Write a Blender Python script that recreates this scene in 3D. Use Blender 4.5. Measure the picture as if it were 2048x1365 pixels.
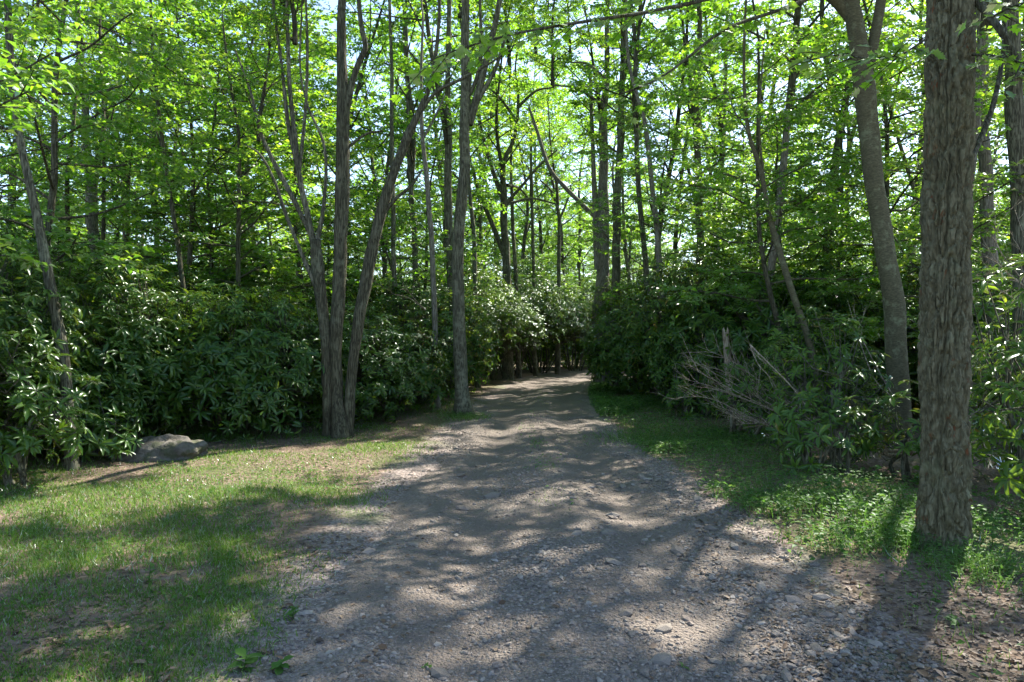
import bpy, math, random
import numpy as np
from mathutils import Vector, Matrix

# ------------------------------------------------------------------ camera, sky, sun, exposure
scn = bpy.context.scene
for o in list(bpy.data.objects): bpy.data.objects.remove(o)
COL = scn.collection
EYE = 1.6
FPX = 1365.3                      # focal length in photograph pixels (24 mm on 36 mm, 2048 px)
cam = bpy.data.cameras.new('camera'); cam.lens = 24; cam.sensor_width = 36; cam.clip_end = 2000; cam.clip_start = 0.05
cam_o = bpy.data.objects.new('camera', cam); COL.objects.link(cam_o)
cam_o.location = (0, 0, EYE); cam_o.rotation_euler = (math.radians(90), 0, 0)
scn.camera = cam_o

SUN_AZ, SUN_EL = math.radians(40), math.radians(48)      # azimuth measured from +Y towards +X
world = bpy.data.worlds.new('World'); scn.world = world; world.use_nodes = True
nt = world.node_tree; bg = nt.nodes['Background']
sky = nt.nodes.new('ShaderNodeTexSky'); sky.sky_type = 'NISHITA'; sky.sun_disc = False
sky.sun_elevation = SUN_EL; sky.sun_rotation = SUN_AZ; sky.air_density = 1.0; sky.dust_density = 0.6; sky.ozone_density = 1.0
nt.links.new(sky.outputs[0], bg.inputs[0]); bg.inputs[1].default_value = 0.11
sun = bpy.data.lights.new('sun', 'SUN'); sun.energy = 5.0; sun.angle = math.radians(0.53); sun.color = (1.0, 0.92, 0.78)
sun_o = bpy.data.objects.new('sun', sun); COL.objects.link(sun_o)
sdir = Vector((math.sin(SUN_AZ)*math.cos(SUN_EL), math.cos(SUN_AZ)*math.cos(SUN_EL), math.sin(SUN_EL)))
sun_o.rotation_euler = sdir.to_track_quat('Z', 'Y').to_euler(); sun_o.location = sdir*60

vs = scn.view_settings; vs.view_transform = 'Standard'; vs.look = 'None'; vs.gamma = 1; vs.use_curve_mapping = False
vs.exposure = 1.92
cy = scn.cycles
cy.max_bounces = 6; cy.diffuse_bounces = 4; cy.glossy_bounces = 2; cy.transmission_bounces = 4; cy.transparent_max_bounces = 4
cy.caustics_reflective = False; cy.caustics_refractive = False; cy.sample_clamp_indirect = 6
cy.use_denoising = True; cy.use_adaptive_sampling = True; cy.adaptive_threshold = 0.02

rng = np.random.default_rng(11)
def U(a, b, n=None): return rng.uniform(a, b, n)

# ------------------------------------------------------------------ mesh helpers
class MB:
    """collects triangles and quads, links them as ONE mesh"""
    def __init__(s): s.v = []; s.f = []; s.n = 0
    def add(s, V, *F):
        V = np.asarray(V, float).reshape(-1, 3); s.v.append(V)
        for f in F: s.f.append(np.asarray(f, int) + s.n)
        s.n += len(V)
    def mesh(s, name, mat, smooth=True):
        V = np.concatenate(s.v) if s.v else np.zeros((0, 3))
        me = bpy.data.meshes.new(name)
        me.vertices.add(len(V)); me.vertices.foreach_set('co', V.astype(np.float32).ravel())
        loops = np.concatenate([f.ravel() for f in s.f]); tot = np.concatenate([np.full(len(f), f.shape[1]) for f in s.f])
        start = np.concatenate([[0], np.cumsum(tot)[:-1]])
        me.loops.add(len(loops)); me.loops.foreach_set('vertex_index', loops.astype(np.int32))
        me.polygons.add(len(tot)); me.polygons.foreach_set('loop_start', start.astype(np.int32))
        me.polygons.foreach_set('use_smooth', np.full(len(tot), smooth))
        me.update(calc_edges=True); me.validate()
        me.materials.append(mat)
        return me
    def obj(s, name, mat, parent=None, smooth=True): return link(name, s.mesh(name, mat, smooth), parent)

def link(name, me, parent=None, loc=(0, 0, 0), rotz=0.0, scale=1.0):
    o = bpy.data.objects.new(name, me); COL.objects.link(o)
    o.location = loc; o.rotation_euler = (0, 0, rotz)
    o.scale = (scale,)*3 if np.isscalar(scale) else scale
    if parent: o.parent = parent
    return o
def tag(o, label, cat, group=None):
    o['label'] = label; o['category'] = cat
    if group: o['group'] = group
    return o
def thing(name, label, cat, loc, rotz=0.0, group=None, scale=1.0):
    return tag(link(name, None, None, loc, rotz, scale), label, cat, group)

def nrm(a): return a/np.maximum(np.linalg.norm(a, axis=-1, keepdims=True), 1e-9)
def spline(P, R, per=4):
    """Catmull-Rom through points (n,3) with radii"""
    P = np.asarray(P, float); R = np.asarray(R, float); n = len(P)
    if n < 3: per = max(per, 3)
    Q = np.vstack([2*P[0]-P[1], P, 2*P[-1]-P[-2]])
    out, rr = [], []
    for i in range(n-1):
        p0, p1, p2, p3 = Q[i:i+4]
        for t in np.arange(per)/per:
            out.append(.5*((2*p1)+(-p0+p2)*t+(2*p0-5*p1+4*p2-p3)*t*t+(-p0+3*p1-3*p2+p3)*t**3)); rr.append(R[i]*(1-t)+R[i+1]*t)
    out.append(P[-1]); rr.append(R[-1])
    return np.array(out), np.array(rr)
def tube(P, R, sides=6, cap=True):
    P = np.asarray(P, float); R = np.asarray(R, float); n = len(P)
    T = nrm(np.gradient(P, axis=0))
    ref = np.array([1.0, 0, 0]) if abs(T[0][0]) < .8 else np.array([0, 1.0, 0])
    A = np.zeros_like(P); a = nrm(ref-T[0]*ref.dot(T[0])); A[0] = a
    for i in range(1, n):
        a = a-T[i]*a.dot(T[i]); a = a/max(np.linalg.norm(a), 1e-9); A[i] = a
    B = np.cross(T, A); th = np.arange(sides)/sides*2*np.pi
    V = P[:, None]+R[:, None, None]*(np.cos(th)[None, :, None]*A[:, None]+np.sin(th)[None, :, None]*B[:, None])
    V = V.reshape(-1, 3)
    i = np.arange(n-1)[:, None]*sides; j = np.arange(sides)[None]; k = (j+1) % sides
    Q = np.stack([i+j, i+k, i+sides+k, i+sides+j], -1).reshape(-1, 4)
    if cap:
        V = np.vstack([V, P[-1]]); c = len(V)-1; b = (n-1)*sides
        return V, Q, np.stack([b+np.arange(sides), b+(np.arange(sides)+1) % sides, np.full(sides, c)], -1)
    return V, Q, np.zeros((0, 3), int)

# value noise in numpy
def _h(ix, iy, iz):
    n = (ix.astype(np.int64)*374761393+iy.astype(np.int64)*668265263+iz.astype(np.int64)*2147483647*3) & 0xffffffff
    n = ((n ^ (n >> 13))*1274126177) & 0xffffffff
    n = n ^ (n >> 16)
    return (n & 0xffffff)/float(0xffffff)
def vnoise(x, y, z=0.0):
    x, y, z = np.broadcast_arrays(np.asarray(x, float), np.asarray(y, float), np.asarray(z, float))
    ix, iy, iz = np.floor(x), np.floor(y), np.floor(z)
    fx, fy, fz = x-ix, y-iy, z-iz
    fx, fy, fz = [t*t*(3-2*t) for t in (fx, fy, fz)]
    r = 0
    for a in (0, 1):
        for b in (0, 1):
            for c in (0, 1):
                r = r+_h(ix+a, iy+b, iz+c)*np.where(a, fx, 1-fx)*np.where(b, fy, 1-fy)*np.where(c, fz, 1-fz)
    return r*2-1
def fbm(x, y, z=0.0, o=3):
    return sum(vnoise(x*2**i+7.3*i, y*2**i-3.1*i, z*2**i+1.7*i)*.5**i for i in range(o))

# leaf batches: one small shaped blade per position
def leaf_tpl(kind):
    if kind == 'simple':   # folded ovate blade, 2 tris
        return np.array([[0, 0, 0], [.42, .5, .13], [1, 0, -.08], [.42, -.5, .13]]), np.array([[0, 2, 1], [0, 3, 2]])
    if kind == 'ovate':    # 6 tris
        return (np.array([[0, 0, 0], [.25, .38, .06], [.62, .42, .05], [1, 0, -.12], [.62, -.42, .05], [.25, -.38, .06], [.5, 0, -.03]]),
                np.array([[0, 6, 1], [1, 6, 2], [2, 6, 3], [3, 6, 4], [4, 6, 5], [5, 6, 0]]))
    if kind == 'maple':    # five lobes
        a = [(0, 0), (.12, .38), (.28, .30), (.42, .62), (.55, .34), (.74, .30), (.66, .16), (1, 0)]
        pts = a+[(x, -y) for x, y in a[1:-1][::-1]]
        V = np.array([[x, y, -.05*x+.12*abs(y)] for x, y in pts]+[[.36, 0, -.03]])
        n = len(pts); return V, np.array([[i, n, (i+1) % n] for i in range(n)])
    if kind == 'rhodo':    # long leathery blade, drooping
        xs, ws = [0, .18, .5, .8, 1], [.06, .34, .5, .4, 0]
        V = [[0, 0, 0]]; F = []
        z = lambda x: .10*x-.26*x*x
        V = [[0, .05, 0], [0, -.05, 0], [.3, .42, z(.3)*2.4+.08], [.3, 0, z(.3)*2.4-.04], [.3, -.42, z(.3)*2.4+.08],
             [.72, .47, z(.72)*2.4+.06], [.72, 0, z(.72)*2.4-.05], [.72, -.47, z(.72)*2.4+.06], [1, 0, z(1)*2.4]]
        F = [[0, 3, 2], [0, 1, 3], [1, 4, 3], [2, 3, 6], [2, 6, 5], [3, 4, 7], [3, 7, 6], [5, 6, 8], [6, 7, 8]]
        return np.array(V, float), np.array(F)
    if kind == 'blade':
        return np.array([[0, .5, 0], [0, -.5, 0], [.5, .35, .06], [.5, -.35, .06], [1, 0, -.1]]), np.array([[0, 1, 3], [0, 3, 2], [2, 3, 4]])
def leaves(mb, P, D, N, L, W, kind):
    T, F = leaf_tpl(kind); n = len(P)
    if n == 0: return
    D = nrm(np.asarray(D)); S = nrm(np.cross(N, D)); N = np.cross(D, S)
    L = np.broadcast_to(L, n)[:, None, None]; W = np.broadcast_to(W, n)[:, None, None]
    V = P[:, None]+T[None, :, 0, None]*L*D[:, None]+T[None, :, 1, None]*W*S[:, None]+T[None, :, 2, None]*L*N[:, None]
    mb.add(V.reshape(-1, 3), (F[None]+np.arange(n)[:, None, None]*len(T)).reshape(-1, 3))

# ------------------------------------------------------------------ materials
def mat(name):
    m = bpy.data.materials.new(name); m.use_nodes = True
    t = m.node_tree; t.nodes.clear()
    return m, t, t.nodes.new('ShaderNodeOutputMaterial')
def N_(t, typ, **kw):
    n = t.nodes.new(typ)
    for k, v in kw.items():
        if k.startswith('i_'): n.inputs[k[2:].replace('_', ' ')].default_value = v
        elif isinstance(k, str): setattr(n, k, v)
    return n
def ramp(t, fac, stops, interp='LINEAR'):
    r = t.nodes.new('ShaderNodeValToRGB'); r.color_ramp.interpolation = interp
    e = r.color_ramp.elements
    while len(e) < len(stops): e.new(.5)
    for el, (p, c) in zip(e, stops): el.position = p; el.color = (*c, 1) if len(c) == 3 else c
    t.links.new(fac, r.inputs[0]); return r.outputs[0]
def mixc(t, fac, a, b):
    m = t.nodes.new('ShaderNodeMix'); m.data_type = 'RGBA'
    for s, v in ((m.inputs[0], fac), (m.inputs[6], a), (m.inputs[7], b)):
        if hasattr(v, 'links'): t.links.new(v, s)
        else: s.default_value = v if not isinstance(v, tuple) else (*v, 1)[:4]
    return m.outputs[2]
def math_(t, op, a, b=0.0, clamp=False):
    m = t.nodes.new('ShaderNodeMath'); m.operation = op; m.use_clamp = clamp
    for s, v in ((m.inputs[0], a), (m.inputs[1], b)):
        if hasattr(v, 'links'): t.links.new(v, s)
        else: s.default_value = v
    return m.outputs[0]

def leaf_mat(name, dif, trans, rough=.5, gloss=.06, trans_mix=.5, odd=False, ow=.25):
    """dif / trans : colour stops over a random value per leaf"""
    m, t, out = mat(name)
    geo = t.nodes.new('ShaderNodeNewGeometry'); oi = t.nodes.new('ShaderNodeObjectInfo')
    r = math_(t, 'ADD', math_(t, 'MULTIPLY', geo.outputs['Random Per Island'], 1-ow), math_(t, 'MULTIPLY', oi.outputs['Random'], ow))
    n = len(dif)
    pos = [i/(n-1) for i in range(n)] if not odd else [i/(n-2)*.9 for i in range(n-1)]+[.955]
    cd = ramp(t, r, list(zip(pos, dif))); ct = ramp(t, r, list(zip(pos, trans)))
    d = N_(t, 'ShaderNodeBsdfDiffuse'); tr = N_(t, 'ShaderNodeBsdfTranslucent'); g = N_(t, 'ShaderNodeBsdfGlossy'); g.inputs['Roughness'].default_value = rough
    g.inputs['Color'].default_value = (.9, .95, 1, 1)
    t.links.new(cd, d.inputs[0]); t.links.new(ct, tr.inputs[0])
    m1 = t.nodes.new('ShaderNodeMixShader'); m1.inputs[0].default_value = trans_mix
    t.links.new(d.outputs[0], m1.inputs[1]); t.links.new(tr.outputs[0], m1.inputs[2])
    fr = N_(t, 'ShaderNodeFresnel'); fr.inputs[0].default_value = 1.42
    m2 = t.nodes.new('ShaderNodeMixShader'); t.links.new(math_(t, 'MULTIPLY', fr.outputs[0], gloss*16, True), m2.inputs[0])
    t.links.new(m1.outputs[0], m2.inputs[1]); t.links.new(g.outputs[0], m2.inputs[2])
    t.links.new(m2.outputs[0], out.inputs[0]); return m

M = {}
M['canopy'] = leaf_mat('tree_leaf', [(.03, .085, .01), (.05, .12, .012), (.08, .15, .015)], [(.17, .44, .02), (.30, .58, .025), (.52, .70, .04)], .45, .025, .62, False, .5)
M['maple'] = leaf_mat('maple_leaf', [(.03, .09, .01), (.05, .125, .012), (.08, .15, .018)], [(.16, .44, .02), (.28, .56, .025), (.48, .66, .04)], .45, .03, .62)
M['rhodo'] = leaf_mat('rhododendron_leaf', [(.022, .066, .012), (.045, .11, .018), (.078, .145, .025), (.16, .115, .028)], [(.11, .25, .015), (.2, .38, .02), (.36, .5, .03), (.45, .36, .03)], .27, .046, .38, True, .15)
M['grass'] = leaf_mat('grass_blade', [(.03, .10, .01), (.052, .14, .014), (.085, .165, .022)], [(.12, .30, .02), (.2, .36, .05), (.3, .4, .08)], .5, .02, .4)
M['cover'] = leaf_mat('ground_cover_leaf', [(.035, .095, .02), (.055, .13, .025), (.09, .16, .04)], [(.10, .28, .03), (.16, .36, .05), (.24, .4, .06)], .5, .014, .4)
M['litter'] = leaf_mat('dead_leaf', [(.07, .045, .03), (.14, .095, .065), (.26, .195, .145)], [(.16, .09, .04), (.2, .12, .06), (.25, .17, .1)], .55, .02, .12)

def bark_mat(name, dark, mid, light, lichen=None, sc=16, stretch=.16, bump=.6, lich_amt=.5, extra=None, fine=60, rw=.45):
    m, t, out = mat(name)
    tc = N_(t, 'ShaderNodeTexCoord'); oi = N_(t, 'ShaderNodeObjectInfo')
    off = N_(t, 'ShaderNodeVectorMath', operation='SCALE'); off.inputs[0].default_value = (9.1, 5.3, 31.7); t.links.new(oi.outputs['Random'], off.inputs['Scale'])
    ad = N_(t, 'ShaderNodeVectorMath', operation='ADD'); t.links.new(tc.outputs['Object'], ad.inputs[0]); t.links.new(off.outputs[0], ad.inputs[1])
    mp = N_(t, 'ShaderNodeMapping'); mp.inputs['Scale'].default_value = (1, 1, stretch); t.links.new(ad.outputs[0], mp.inputs[0])
    wn = N_(t, 'ShaderNodeTexNoise'); wn.inputs['Scale'].default_value = sc; wn.inputs['Detail'].default_value = 3; t.links.new(mp.outputs[0], wn.inputs['Vector'])
    rdg = math_(t, 'MULTIPLY', math_(t, 'ABSOLUTE', math_(t, 'SUBTRACT', wn.outputs['Fac'], .5)), 9.0, True)      # 0 in the furrows
    fn = N_(t, 'ShaderNodeTexNoise'); fn.inputs['Scale'].default_value = fine; fn.inputs['Detail'].default_value = 6; t.links.new(mp.outputs[0], fn.inputs['Vector'])
    big = N_(t, 'ShaderNodeTexNoise'); big.inputs['Scale'].default_value = 2.2; big.inputs['Detail'].default_value = 5; t.links.new(ad.outputs[0], big.inputs['Vector'])
    ridge = rdg
    c = ramp(t, math_(t, 'ADD', math_(t, 'MULTIPLY', ridge, rw), math_(t, 'MULTIPLY', fn.outputs['Fac'], 1.05-rw)), [(.2, dark), (.5, mid), (.85, light)])
    if extra:
        en = N_(t, 'ShaderNodeTexNoise'); en.inputs['Scale'].default_value = 11; en.inputs['Detail'].default_value = 4; t.links.new(mp.outputs[0], en.inputs['Vector'])
        c = mixc(t, math_(t, 'MULTIPLY', ramp(t, en.outputs['Fac'], [(.6, (0, 0, 0)), (.68, (1, 1, 1))]), ramp(t, ridge, [(.1, (1, 1, 1)), (.35, (0, 0, 0))])), c, extra)
    if lichen:
        ln = N_(t, 'ShaderNodeTexNoise'); ln.inputs['Scale'].default_value = 9; ln.inputs['Detail'].default_value = 8; ln.inputs['Roughness'].default_value = .7; t.links.new(ad.outputs[0], ln.inputs['Vector'])
        lf = ramp(t, math_(t, 'ADD', math_(t, 'MULTIPLY', ln.outputs['Fac'], .6), math_(t, 'MULTIPLY', big.outputs['Fac'], .4)), [(.52, (0, 0, 0)), (.62, (lich_amt,)*3)])
        c = mixc(t, lf, c, lichen)
    b = N_(t, 'ShaderNodeBsdfPrincipled'); b.inputs['Roughness'].default_value = .9; b.inputs['Specular IOR Level'].default_value = .2
    t.links.new(c, b.inputs['Base Color'])
    bp = N_(t, 'ShaderNodeBump'); bp.inputs['Strength'].default_value = bump; bp.inputs['Distance'].default_value = .02
    t.links.new(math_(t, 'ADD', math_(t, 'MULTIPLY', ridge, rw*1.5), math_(t, 'MULTIPLY', fn.outputs['Fac'], .5)), bp.inputs['Height'])
    t.links.new(bp.outputs[0], b.inputs['Normal']); t.links.new(b.outputs[0], out.inputs[0]); return m
M['bark_oak'] = bark_mat('oak_bark', (.04, .036, .021), (.09, .084, .05), (.165, .156, .10), (.16, .175, .105), 20, .4, .5, .5, (.13, .05, .022), 55, .28)
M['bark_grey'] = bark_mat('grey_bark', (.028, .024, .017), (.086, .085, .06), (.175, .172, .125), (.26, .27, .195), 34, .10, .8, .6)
M['bark_beech'] = bark_mat('smooth_bark', (.04, .036, .022), (.08, .075, .045), (.135, .13, .082), (.19, .21, .13), 5, 2.5, .35, .75, None, 26, .06)
M['bark_dark'] = bark_mat('dark_bark', (.021, .018, .012), (.06, .058, .038), (.12, .117, .08), (.19, .205, .14), 34, .11, .8, .4)
M['bark_pale'] = bark_mat('pale_bark', (.07, .062, .05), (.15, .135, .112), (.25, .235, .205), (.30, .31, .27), 30, .14, .6, .5)
M['dead_wood'] = bark_mat('dead_wood', (.11, .085, .055), (.25, .205, .145), (.44, .38, .29), None, 40, .1, .6)

def ground_mat():
    m, t, out = mat('forest_floor')
    tc = N_(t, 'ShaderNodeTexCoord'); pos = tc.outputs['Object']
    n1 = N_(t, 'ShaderNodeTexNoise'); n1.inputs['Scale'].default_value = .9; n1.inputs['Detail'].default_value = 7; t.links.new(pos, n1.inputs['Vector'])
    n2 = N_(t, 'ShaderNodeTexNoise'); n2.inputs['Scale'].default_value = 14; n2.inputs['Detail'].default_value = 6; t.links.new(pos, n2.inputs['Vector'])
    v = N_(t, 'ShaderNodeTexVoronoi'); v.inputs['Scale'].default_value = 22; t.links.new(pos, v.inputs['Vector'])
    soil = ramp(t, n2.outputs['Fac'], [(.3, (.075, .055, .042)), (.55, (.14, .105, .085)), (.75, (.21, .17, .14))])
    lit = ramp(t, v.outputs['Color'], [(.1, (.10, .07, .05)), (.5, (.18, .135, .105)), (.9, (.27, .22, .175))])
    c = mixc(t, .3, soil, lit)
    ga = N_(t, 'ShaderNodeAttribute', attribute_name='gravelly')
    gn = N_(t, 'ShaderNodeTexNoise'); gn.inputs['Scale'].default_value = 3.5; gn.inputs['Detail'].default_value = 7; t.links.new(pos, gn.inputs['Vector'])
    gf = ramp(t, math_(t, 'ADD', ga.outputs['Fac'], math_(t, 'MULTIPLY', gn.outputs['Fac'], .8)), [(.75, (0, 0, 0)), (1.05, (1, 1, 1))])
    v3 = N_(t, 'ShaderNodeTexVoronoi'); v3.inputs['Scale'].default_value = 60; t.links.new(pos, v3.inputs['Vector'])
    c = mixc(t, gf, c, ramp(t, v3.outputs['Color'], [(.1, (.11, .09, .085)), (.5, (.18, .15, .14)), (.95, (.3, .265, .25))]))
    moss = ramp(t, n1.outputs['Fac'], [(.5, (0, 0, 0)), (.62, (.55, .55, .55))])
    c = mixc(t, moss, c, (.055, .085, .025))
    b = N_(t, 'ShaderNodeBsdfPrincipled'); b.inputs['Roughness'].default_value = .95; b.inputs['Specular IOR Level'].default_value = .1
    t.links.new(c, b.inputs['Base Color'])
    bp = N_(t, 'ShaderNodeBump'); bp.inputs['Strength'].default_value = .7; bp.inputs['Distance'].default_value = .03
    t.links.new(math_(t, 'ADD', n2.outputs['Fac'], v.outputs['Distance']), bp.inputs['Height'])
    t.links.new(bp.outputs[0], b.inputs['Normal']); t.links.new(b.outputs[0], out.inputs[0]); return m
M['ground'] = ground_mat()
def road_mat():
    m, t, out = mat('gravel')
    tc = N_(t, 'ShaderNodeTexCoord'); pos = tc.outputs['Object']
    v = N_(t, 'ShaderNodeTexVoronoi'); v.inputs['Scale'].default_value = 42; t.links.new(pos, v.inputs['Vector'])
    v2 = N_(t, 'ShaderNodeTexVoronoi'); v2.inputs['Scale'].default_value = 95; t.links.new(pos, v2.inputs['Vector'])
    n = N_(t, 'ShaderNodeTexNoise'); n.inputs['Scale'].default_value = 1.3; n.inputs['Detail'].default_value = 8; t.links.new(pos, n.inputs['Vector'])
    st = ramp(t, v.outputs['Color'], [(.05, (.105, .087, .075)), (.4, (.155, .13, .113)), (.7, (.21, .18, .158)), (.95, (.33, .295, .265))])
    st2 = ramp(t, v2.outputs['Color'], [(.1, (.095, .08, .072)), (.6, (.165, .142, .128)), (.95, (.26, .23, .21))])
    dirt = (.135, .113, .099)
    c = mixc(t, .5, st, st2)
    tr = N_(t, 'ShaderNodeAttribute', attribute_name='track')
    c = mixc(t, ramp(t, math_(t, 'ADD', n.outputs['Fac'], math_(t, 'MULTIPLY', tr.outputs['Fac'], .22)), [(.42, (0, 0, 0)), (.62, (.8, .8, .8))]), c, dirt)
    b = N_(t, 'ShaderNodeBsdfPrincipled'); b.inputs['Roughness'].default_value = .85; b.inputs['Specular IOR Level'].default_value = .25
    t.links.new(c, b.inputs['Base Color'])
    h = math_(t, 'ADD', math_(t, 'MULTIPLY', v.outputs['Distance'], -1.0), math_(t, 'MULTIPLY', v2.outputs['Distance'], -.5))
    bp = N_(t, 'ShaderNodeBump'); bp.inputs['Strength'].default_value = .9; bp.inputs['Distance'].default_value = .02
    t.links.new(h, bp.inputs['Height']); t.links.new(bp.outputs[0], b.inputs['Normal']); t.links.new(b.outputs[0], out.inputs[0]); return m
M['road'] = road_mat()
def stone_mat(name, stops, island=True, moss=None):
    m, t, out = mat(name)
    geo = N_(t, 'ShaderNodeNewGeometry'); oi = N_(t, 'ShaderNodeObjectInfo'); tc = N_(t, 'ShaderNodeTexCoord')
    r = math_(t, 'FRACT', math_(t, 'ADD', geo.outputs['Random Per Island'], oi.outputs['Random']))
    c = ramp(t, r, [(i/(len(stops)-1), s) for i, s in enumerate(stops)])
    n = N_(t, 'ShaderNodeTexNoise'); n.inputs['Scale'].default_value = 40 if not moss else 9; n.inputs['Detail'].default_value = 8; t.links.new(tc.outputs['Object'], n.inputs['Vector'])
    c = mixc(t, .35, c, ramp(t, n.outputs['Fac'], [(.3, (.06, .055, .05)), (.7, (.30, .285, .265))]))
    if moss:
        n2 = N_(t, 'ShaderNodeTexNoise'); n2.inputs['Scale'].default_value = 5; n2.inputs['Detail'].default_value = 9; t.links.new(tc.outputs['Object'], n2.inputs['Vector'])
        c = mixc(t, ramp(t, n2.outputs['Fac'], [(.52, (0, 0, 0)), (.6, (.8, .8, .8))]), c, moss)
    b = N_(t, 'ShaderNodeBsdfPrincipled'); b.inputs['Roughness'].default_value = .8; b.inputs['Specular IOR Level'].default_value = .3
    t.links.new(c, b.inputs['Base Color'])
    bp = N_(t, 'ShaderNodeBump'); bp.inputs['Strength'].default_value = .95 if moss else .5; bp.inputs['Distance'].default_value = .06 if moss else .004
    t.links.new(n.outputs['Fac'], bp.inputs['Height']); t.links.new(bp.outputs[0], b.inputs['Normal'])
    t.links.new(b.outputs[0], out.inputs[0]); return m
M['stone'] = stone_mat('road_stone', [(.095, .078, .067), (.15, .125, .108), (.195, .168, .147), (.165, .118, .095), (.31, .277, .25)])
M['boulder'] = stone_mat('boulder_stone', [(.055, .05, .042), (.07, .063, .052)], moss=(.045, .055, .028))

# ------------------------------------------------------------------ terrain
Lx = np.array([(-1.55, -8), (-1.3, 0), (-1.1, 3.2), (-1.12, 6.9), (-.95, 12.3), (-.5, 20), (.6, 28), (3.0, 34), (8, 38.2), (16, 40.5), (30, 42)], float)
Rx = np.array([(2.0, -8), (1.95, 0), (1.9, 3.2), (1.95, 6.9), (1.75, 12.3), (2.2, 20), (3.4, 27), (5.8, 31), (9.2, 33.6), (17, 36), (31, 37.4)], float)
def cr2(P, per):
    q, _ = spline(np.c_[P, np.zeros(len(P))], np.zeros(len(P)), per); return q[:, :2]
EL, ER = cr2(Lx, 8), cr2(Rx, 8)
CL = (EL+ER)/2
def road_u(x, y):
    """signed lateral place on the road: -1 left edge, 1 right edge"""
    x = np.asarray(x, float); y = np.asarray(y, float)
    xl = np.interp(y, EL[:, 1], EL[:, 0]); xr = np.interp(y, ER[:, 1], ER[:, 0])
    return (x-(xl+xr)/2)/((xr-xl)/2)
def gz(x, y):
    x = np.asarray(x, float); y = np.asarray(y, float)
    u = road_u(x, np.clip(y, -8, 34))
    off = np.clip((np.abs(u)-1.0)/1.2, 0, 1)
    z = .05*fbm(x*.35, y*.35, 3.3, 2)*off+.02*vnoise(x*.9, y*.9, 8)
    z = z+off*.05
    z = z-.35*np.clip((x-3.6-.02*y)/2.5, 0, 1)*np.clip((14-y)/6, 0, 1)
    near = np.clip((40-y)/10, 0, 1)
    z = z-.05*near*(np.exp(-((u-.45)/.2)**2)+np.exp(-((u+.45)/.2)**2))
    z = z+.012*np.clip(y-45, 0, 200)*np.clip(np.abs(x+20)/60, .3, 1)
    return z
def GZ(x, y): return float(gz(x, y))
def pix(px, py, d): return np.array([(px-1024)/FPX*d, d, EYE-(py-682.5)/FPX*d])

def grid(xs, ys):
    X, Y = np.meshgrid(xs, ys); nx, ny = len(xs), len(ys)
    i = np.arange(ny-1)[:, None]*nx+np.arange(nx-1)[None]
    return X.ravel(), Y.ravel(), np.stack([i, i+1, i+nx+1, i+nx], -1).reshape(-1, 4)
xs = np.concatenate([np.linspace(-200, -14, 40)[:-1], np.linspace(-14, 14, 190), np.linspace(14, 200, 40)[1:]])
ys = np.concatenate([np.linspace(-30, 1, 24)[:-1], np.linspace(1, 26, 190), np.linspace(26, 260, 80)[1:]])
X, Y, Q = grid(xs, ys); mb = MB(); mb.add(np.c_[X, Y, gz(X, Y)], Q)
ground = mb.obj('ground', M['ground'])
u_ = road_u(X, np.clip(Y, -8, 33)); at_ = ground.data.attributes.new('gravelly', 'FLOAT', 'POINT')
at_.data.foreach_set('value', np.clip(1-(np.abs(u_)-1)/np.where(u_ > 0, .3, .6), 0, 1).astype(np.float32)*(Y < 40)); ground['kind'] = 'structure'

# road sheet: crowned a little, its ragged edges dipping under the floor
EL2, ER2 = cr2(Lx, 40), cr2(Rx, 40); nn = len(EL2); K = 33
ss = np.linspace(-1, 1, K); s_ = np.arange(nn)
wl = .16*fbm(s_*.11, 0*s_+2, 0, 3); wr = .16*fbm(s_*.11, 0*s_+9, 0, 3)
dirv = nrm(ER2-EL2)
A = EL2+dirv*(wl-.12)[:, None]; B = ER2+dirv*(wr+.12)[:, None]
RX = (A[:, None]*(1-ss[None, :, None])/2+B[:, None]*(1+ss[None, :, None])/2)
zz = gz(RX[..., 0], RX[..., 1])+.028-.06*np.abs(ss[None])**6+.010*fbm(RX[..., 0]*3, RX[..., 1]*3, 5, 2)
i = np.arange(nn-1)[:, None]*K+np.arange(K-1)[None]
mb = MB(); mb.add(np.dstack([RX, zz]).reshape(-1, 3), np.stack([i, i+1, i+K+1, i+K], -1).reshape(-1, 4))
road = mb.obj('gravel_road', M['road']); road['kind'] = 'structure'
tr_ = np.exp(-((ss-.45)/.2)**2)+np.exp(-((ss+.45)/.2)**2); road.data.attributes.new('track', 'FLOAT', 'POINT').data.foreach_set('value', np.tile(tr_, nn).astype(np.float32))
def rz(x, y): return np.maximum(gz(x, y)+.028-.06*np.clip(np.abs(road_u(x, y))*.94, 0, 1.1)**6+.010*fbm(np.asarray(x)*3, np.asarray(y)*3, 5, 2), gz(x, y))

# ------------------------------------------------------------------ growth generators
def twig_leaves(S, D, Ln, nl, leafL, leafW, kind, mb, tilt=.35, droop=.25, r=rng):
    """leaves alternate along many twigs at once; S start, D direction, Ln length"""
    n = len(S); t = (np.arange(nl)+.6)/nl
    P = S[:, None]+D[:, None]*(Ln[:, None]*t[None])[..., None]
    P = P+r.normal(0, .015, P.shape)
    side = nrm(np.cross(D, [0, 0, 1.0])+1e-6)
    sg = np.where(np.arange(nl) % 2, 1.0, -1.0)[None, :, None]
    LD = D[:, None]*.6+side[:, None]*sg*.8+np.array([0, 0, -1.0])*r.uniform(0, droop*2, (n, nl, 1))+r.normal(0, .22, (n, nl, 3))
    NN = np.array([0, 0, 1.0])+r.normal(0, tilt, (n, nl, 3))
    sc = r.uniform(.65, 1.15, n*nl)
    leaves(mb, P.reshape(-1, 3), LD.reshape(-1, 3), NN.reshape(-1, 3), leafL*sc, leafW*sc, kind)
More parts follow.
